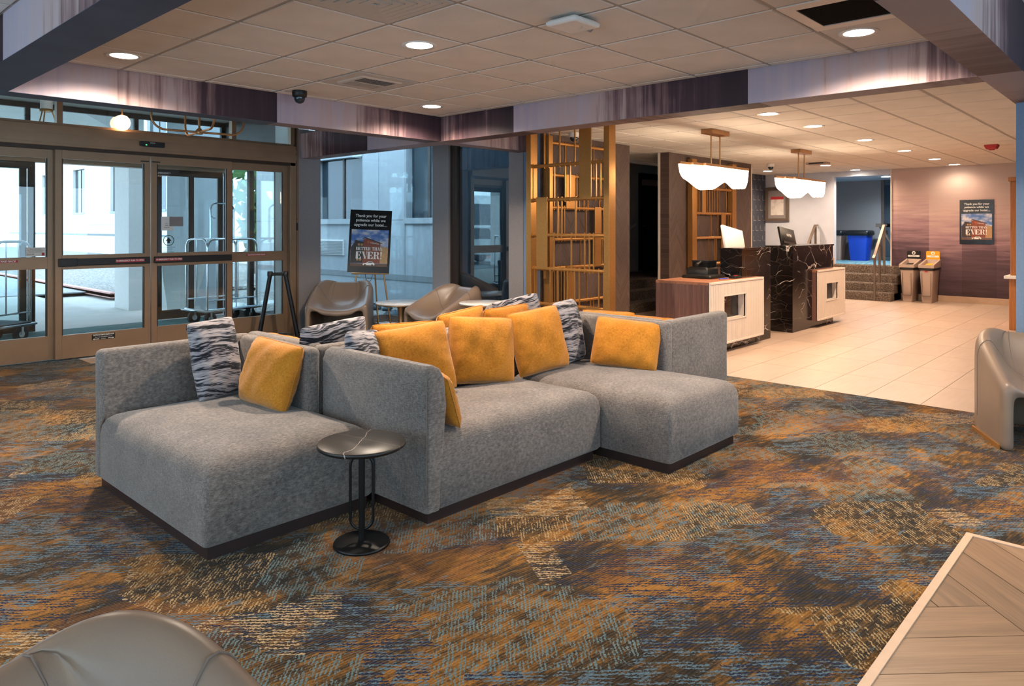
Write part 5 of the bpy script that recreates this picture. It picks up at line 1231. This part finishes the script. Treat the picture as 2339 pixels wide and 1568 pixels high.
# luggage carts
def cart(label, x, y, yaw, mk):
    t = T('luggage_cart', label, 'luggage cart', (x, y, .004), 'chrome luggage carts', yaw); hx, hy = .45, .27
    P('deck', MB().loft(-hx, -hy, hx, hy, .05, [(.005, .19), (0, .2), (0, .235), (.01, .24)], 5), 'chrome' if mk else 'rubber', t, True)
    P('bumper', MB().tube([(sx*(hx+.012)-(sx*.06 if k in (0,) else 0), sy*(hy+.012), .215) for sx, sy, k in ((1, 1, 1), (-1, 1, 1), (-1, -1, 1), (1, -1, 1))], .016, 8, True), 'chrome', t, True)
    for sx in (-1, 1):
        for sy in (-1, 1):
            w = P('wheel', MB().tube([(sx*(hx-.12), sy*(hy-.08)-.02, .095), (sx*(hx-.12), sy*(hy-.08)+.02, .095)], .093, 24), 'rubber', t, True)
            P('wheel_hub', MB().tube([(sx*(hx-.12), sy*(hy-.08)-.025, .095), (sx*(hx-.12), sy*(hy-.08)+.025, .095)], .04, 16), 'chrome', w, True)
            P('caster_fork', bx(sx*(hx-.12)-.015, sy*(hy-.08)-.035, .09, sx*(hx-.12)+.015, sy*(hy-.08)-.027, .20), 'chrome', t, True)
    for sx in (-1, 1):   # end hoops across the width
        x_ = sx*(hx-.04); h = 1.22; r0 = .10
        pts = [(x_, -hy+.03, .24)]+[(x_, -hy+.03+r0*(1-math.cos(b)), h-r0+r0*math.sin(b)) for b in [PI/2*i/6 for i in range(7)]]
        pts += [(p[0], -p[1], p[2]) for p in pts[::-1]]
        P('end_hoop', MB().tube(pts, .013, 10), 'chrome', t, True)
    for sy in (-1, 1):   # long side hoop with upright bars
        y_ = sy*(hy-.02); h = 1.22; r0 = .12
        pts = [(-hx+.04, y_, .24)]+[(-hx+.04+r0*(1-math.cos(b)), y_, h-r0+r0*math.sin(b)) for b in [PI/2*i/6 for i in range(7)]]; pts += [(-p[0], p[1], p[2]) for p in pts[::-1]]
        P('side_hoop', MB().tube(pts, .014, 10), 'chrome', t, True); P('lower_rail', MB().tube([(-hx+.04, y_, .36), (hx-.04, y_, .36)], .011, 8), 'chrome', t, True)
        for k in range(1, 5): P('upright', MB().tube([(-hx+.04+k*(2*hx-.08)/5, y_, .36), (-hx+.04+k*(2*hx-.08)/5, y_, h)], .009, 8), 'chrome', t, True)
    h = 1.74; r0 = .09
    pts = [(-.19, 0, 1.16)]+[(-.19+r0*(1-math.cos(b)), 0, h-r0+r0*math.sin(b)) for b in [PI/2*i/6 for i in range(7)]]; pts += [(-p[0], 0, p[2]) for p in pts[::-1]]
    P('hanger_hoop', MB().tube(pts, .013, 10), 'chrome', t, True); P('cross_rail', MB().tube([(-.19, -hy+.02, 1.22), (-.19, hy-.02, 1.22)], .011, 8), 'chrome', t, True); P('cross_rail', MB().tube([(.19, -hy+.02, 1.22), (.19, hy-.02, 1.22)], .011, 8), 'chrome', t, True)
    for sx in (-1, 1): P('hook', MB().tube([(sx*.19, 0, 1.62), (sx*.17, 0, 1.55), (sx*.14, 0, 1.52), (sx*.11, 0, 1.53)], .006, 6), 'chrome', t, True)
    return t
cart('chrome luggage cart behind the right door glass with a pale deck', 4.86, 10.32, 10, 1); cart('chrome luggage cart at the far left behind the fixed glass with a dark deck', 1.98, 10.35, 30, 0)
# vestibule lamps
gx_, gy_, gz_ = 2.905, 8.57, 2.55
t = T('globe_lamp', 'glowing round globe lamp hanging in front of the transom glass above the door header', 'light', (gx_, gy_, gz_))
P('globe', MB().lathe([(.02, -.082), (.05, -.07), (.074, -.037), (.083, 0), (.074, .037), (.05, .07), (.02, .082)], 28, (gx_, gy_, gz_)), 'globe_glow', t); P('stem', MB().tube([(gx_, gy_, gz_+.08), (gx_, gy_, ZE)], .008), 'brass_tube', t)
t = T('tripod_lamp', 'brass tripod fitting with a cream shade seen through the left transom pane', 'light', (2.50, 9.9, 2.6))
P('shade', MB().lathe([(.065, 2.80), (.065, 3.02)], 20, (2.52, 9.9, 0)), 'cream', t); P('ring', MB().lathe([(.07, 2.77), (.072, 2.80), (.06, 2.80)], 20, (2.52, 9.9, 0)), 'brass', t)
for a in (0, 120, 240): P('leg', MB().tube([(2.52+.06*math.cos(R(a)), 9.9+.06*math.sin(R(a)), 2.78), (2.52+.15*math.cos(R(a)), 9.9+.15*math.sin(R(a)), 2.50)], .008, 8), 'brass', t)
# exterior wing walls: concrete panels with windows
def wall_panels(x, y0, y1, z1, wins, seams, band=.5, m='concrete'):
    """wall facing -x with recessed windows; wins (ya,yb,za,zb)"""
    body = MB(); ys = sorted(set([y0, y1]+[w[0] for w in wins]+[w[1] for w in wins]))
    for a, b in zip(ys, ys[1:]):
        ww = [w for w in wins if w[0] <= a and w[1] >= b]
        if not ww: body.box(x, a, -.2, x+.3, b, z1)
        else:
            z = -.2
            for w in sorted(ww, key=lambda q: q[2]): body.box(x, a, z, x+.3, b, w[2]); z = w[3]
            body.box(x, a, z, x+.3, b, z1)
    w_ = S('wall_outer', body, m)
    P('base_band', bx(x-.012, y0, band-.05, x+.004, y1, band+.05), 'concrete_dark', w_)
    for y in seams: P('panel_joint', bx(x-.002, y-.006, band, x+.002, y+.006, z1), 'concrete_dark', w_)
    for ya, yb, za, zb in wins:
        P('window_pane', bx(x+.14, ya, za, x+.15, yb, zb), 'carglass', w_); P('window_sill', bx(x-.04, ya-.03, za-.10, x+.14, yb+.03, za), 'concrete', w_)
        P('window_mullion', bx(x+.12, (ya+yb)/2-.03, za, x+.15, (ya+yb)/2+.03, zb), 'bronze_dark', w_)
    P('panel_joint', bx(x-.002, y0, 1.52, x+.002, y1, 1.535), 'concrete_dark', w_)
    return w_
w_ = wall_panels(8.1, 5.95, 15.5, 6, [(9.15, 10.10, 1.56, 2.9), (11.42, 13.0, 1.56, 2.75), (6.3, 7.6, 1.56, 2.9)], [10.13, 10.9, 11.4, 8.6, 7.9])
P('wall_vent', MB().box(8.07, 12.0, .85, 8.1, 12.9, 1.15), 'stucco', w_)
for i in range(9): P('vent_slat', bx(8.06, 12.02, .87+.03*i, 8.072, 12.88, .885+.03*i), 'concrete_dark', w_)
wall_panels(13.0, 24, 60, 9, [(28, 30.5, 2.2, 4.6), (33, 35.2, 2.2, 4.6), (38, 40, 2.2, 4.6), (44, 46, 2.2, 4.6), (50, 52, 2.2, 4.6), (28, 30.5, 5.6, 8), (33, 35.2, 5.6, 8), (38, 40, 5.6, 8), (44, 46, 5.6, 8)], [31.5, 36.5, 42, 48], 1.0, 'stucco')
# planting bed and kerb
S('ground', MB().box(5.2, 16.0, -.05, 5.32, 27, .06), 'kerb_red')
placed = []
for i in range(40):
    rr = random.Random(i); x = rr.uniform(5.7, 7.85); y = rr.uniform(9.0, 11.6); r0 = rr.uniform(.08, .2)
    if i < 9: x = 7.75-.05*(i % 3); y = 9.3+.30*i; r0 = .10+.03*(i % 3)
    if any((x-a)**2+(y-b)**2 < (r0+c_+.06)**2 for a, b, c_ in placed): continue
    placed.append((x, y, r0))
    vs = []; mb = MB()
    mb.lathe([(r0*.3, -.02), (r0*.95, .02), (r0*.9, r0*.45), (r0*.55, r0*.72), (r0*.1, r0*.78)], 9, (x, y, -.06))
    mb.v = [(a+rr.uniform(-.15, .15)*r0, b+rr.uniform(-.15, .15)*r0, c_+rr.uniform(-.1, .1)*r0) for a, b, c_ in mb.v]
    one('rock', mb, 'rockdark', 'dark landscaping rock lying on the gravel outside the corner window', 'rock', 'rocks outside the corner window')
# canopy over the drop-off: tapered pier, columns, soffit
S('ceiling', bx(-12, 11.3, 3.6, 5.4, 19, 3.9), 'stucco')
cv = S('canopy_column', MB().box(4.82, 13.9, -.1, 5.08, 14.6, 3.6), 'stucco')
P('arch_bracket', MB().prism([(0, 0), (0, -.9), (-.25, -.45), (-.9, -.12), (-1.6, 0)], (4.78, 13.9, 3.6), (1, 0, 0), (0, 0, 1), (0, 1, 0), 0, .4), 'stucco', cv)
pier = MB().prism([(0, 0), (.85, 0), (.62, 3.6), (0, 3.6)], (5.45, 13.0, -.05), (1, 0, 0), (0, 0, 1), (0, 1, 0), 0, .8); S('canopy_column', pier, 'concrete')
S('canopy_column', bx(-6, 18, -.1, -5.5, 18.5, 3.6), 'stucco')
t = T('planter', 'tall white tapered planter outside the doors', 'planter', (4.95, 12.15, -.02))
pl_ = MB(); vs = []; prof = [(.20, 0), (.215, .12), (.25, .30), (.30, .50), (.335, .68), (.345, .80)]
for h_, z in prof:
    for sx, sy in ((-1, -1), (1, -1), (1, 1), (-1, 1)): vs.append((4.95+sx*h_, 12.2+sy*h_, z-.02))
pl_.add(vs, [(i*4+k, i*4+(k+1) % 4, (i+1)*4+(k+1) % 4, (i+1)*4+k) for i in range(5) for k in range(4)]+[(0, 3, 2, 1), (20, 21, 22, 23)]); P('pot', pl_, 'white', t); P('soil', bx(4.65, 11.9, .70, 5.25, 12.5, .79), 'bark', t)
# trees, cars, bus beyond
def tree(label, x, y, h, spread, seed, leafy):
    t = T('tree', label, 'tree', (x, y, -.1), 'trees beyond the drive'); rr = random.Random(seed)
    P('trunk', MB().tube([(x, y, -.1), (x+.1, y, h*.35), (x, y+.1, h*.6)], [.16, .12, .07], 8), 'bark', t)
    for i in range(7): a = rr.uniform(0, 6.28); P('branch', MB().tube([(x, y, h*rr.uniform(.3, .55)), (x+spread*.6*math.cos(a), y+spread*.6*math.sin(a), h*rr.uniform(.7, .95))], [.05, .012], 6), 'bark', t)
    if leafy:
        mb = MB()
        for i in range(700):
            a = rr.uniform(0, 6.28); q = rr.random()**.5*spread; z = h*.35+rr.random()*h*.65; q *= 1-abs(z/h-.65)
            c_ = Vector((x+q*math.cos(a), y+q*math.sin(a), z)); d1 = Vector((rr.uniform(-1, 1), rr.uniform(-1, 1), rr.uniform(-1, 1)))*.22; d2 = d1.cross(Vector((rr.random(), rr.random(), 1)))*.9
            mb.add([c_-d1, c_+d2*.5, c_+d1, c_-d2*.5], [(0, 1, 2, 3)])
        P('foliage', mb, 'leaf', t, kind='stuff')
for i, (x, y, h, s_, lf) in enumerate(((10.5, 20, 5.5, 1.8, 1), (9.5, 17, 2.2, 1.0, 1), (-10, 34, 9, 3, 0), (-16, 36, 10, 3, 1), (0, 40, 9, 3, 0), (7, 44, 10, 3, 0))):
    tree(('leafy tree by the wing wall', 'low green shrub by the wing wall', 'bare winter tree across the drive', 'evergreen across the drive', 'bare winter tree behind the car park', 'bare tree far behind the wing')[i], x, y, h, s_, i, lf)
def vehicle(name, label, x, y, L, W, prof, win, m, yaw, wheel):
    t = T(name, label, 'vehicle', (x, y, -.01), None, yaw)
    P('body', MB().prism(prof, (-L/2, 0, 0), (1, 0, 0), (0, 0, 1), (0, 1, 0), -W/2, W/2), m, t, True, bevel=.04)
    for sy in (-1, 1): P('side_window', MB().prism(win, (-L/2, sy*(W/2+.002), 0), (1, 0, 0), (0, 0, 1), (0, 1, 0), -.004, .004), 'carglass', t, True)
    for xw in (wheel[0], L-wheel[0]):
        for sy in (-1, 1): P('wheel', MB().tube([(-L/2+xw, sy*(W/2-.18), wheel[1]), (-L/2+xw, sy*(W/2+.01), wheel[1])], wheel[1], 20), 'rubber', t, True)
vehicle('parked_car', 'white parked car mirrored in the dark glass beside the grey post', -6.0, 20.5, 4.5, 1.8, [(0, .35), (.05, .85), (.9, .95), (1.6, 1.42), (3.2, 1.45), (4.0, .98), (4.45, .9), (4.5, .35)], [(1.15, .95), (1.7, 1.36), (3.1, 1.38), (3.7, .97)], 'carwhite', 8, (.85, .33))
vehicle('shuttle_bus', 'white shuttle bus mirrored in the dark glass behind the parked car', -9.0, 25.5, 7, 2.3, [(0, .4), (0, 2.7), (.3, 2.9), (6.3, 2.9), (6.9, 1.6), (7, .4)], [(.4, 1.5), (.4, 2.5), (6.0, 2.5), (6.5, 1.5)], 'carwhite', 5, (1.2, .42))
S('ground', MB().box(-14, 22.6, -.05, -1, 22.8, .12), 'kerb_red')
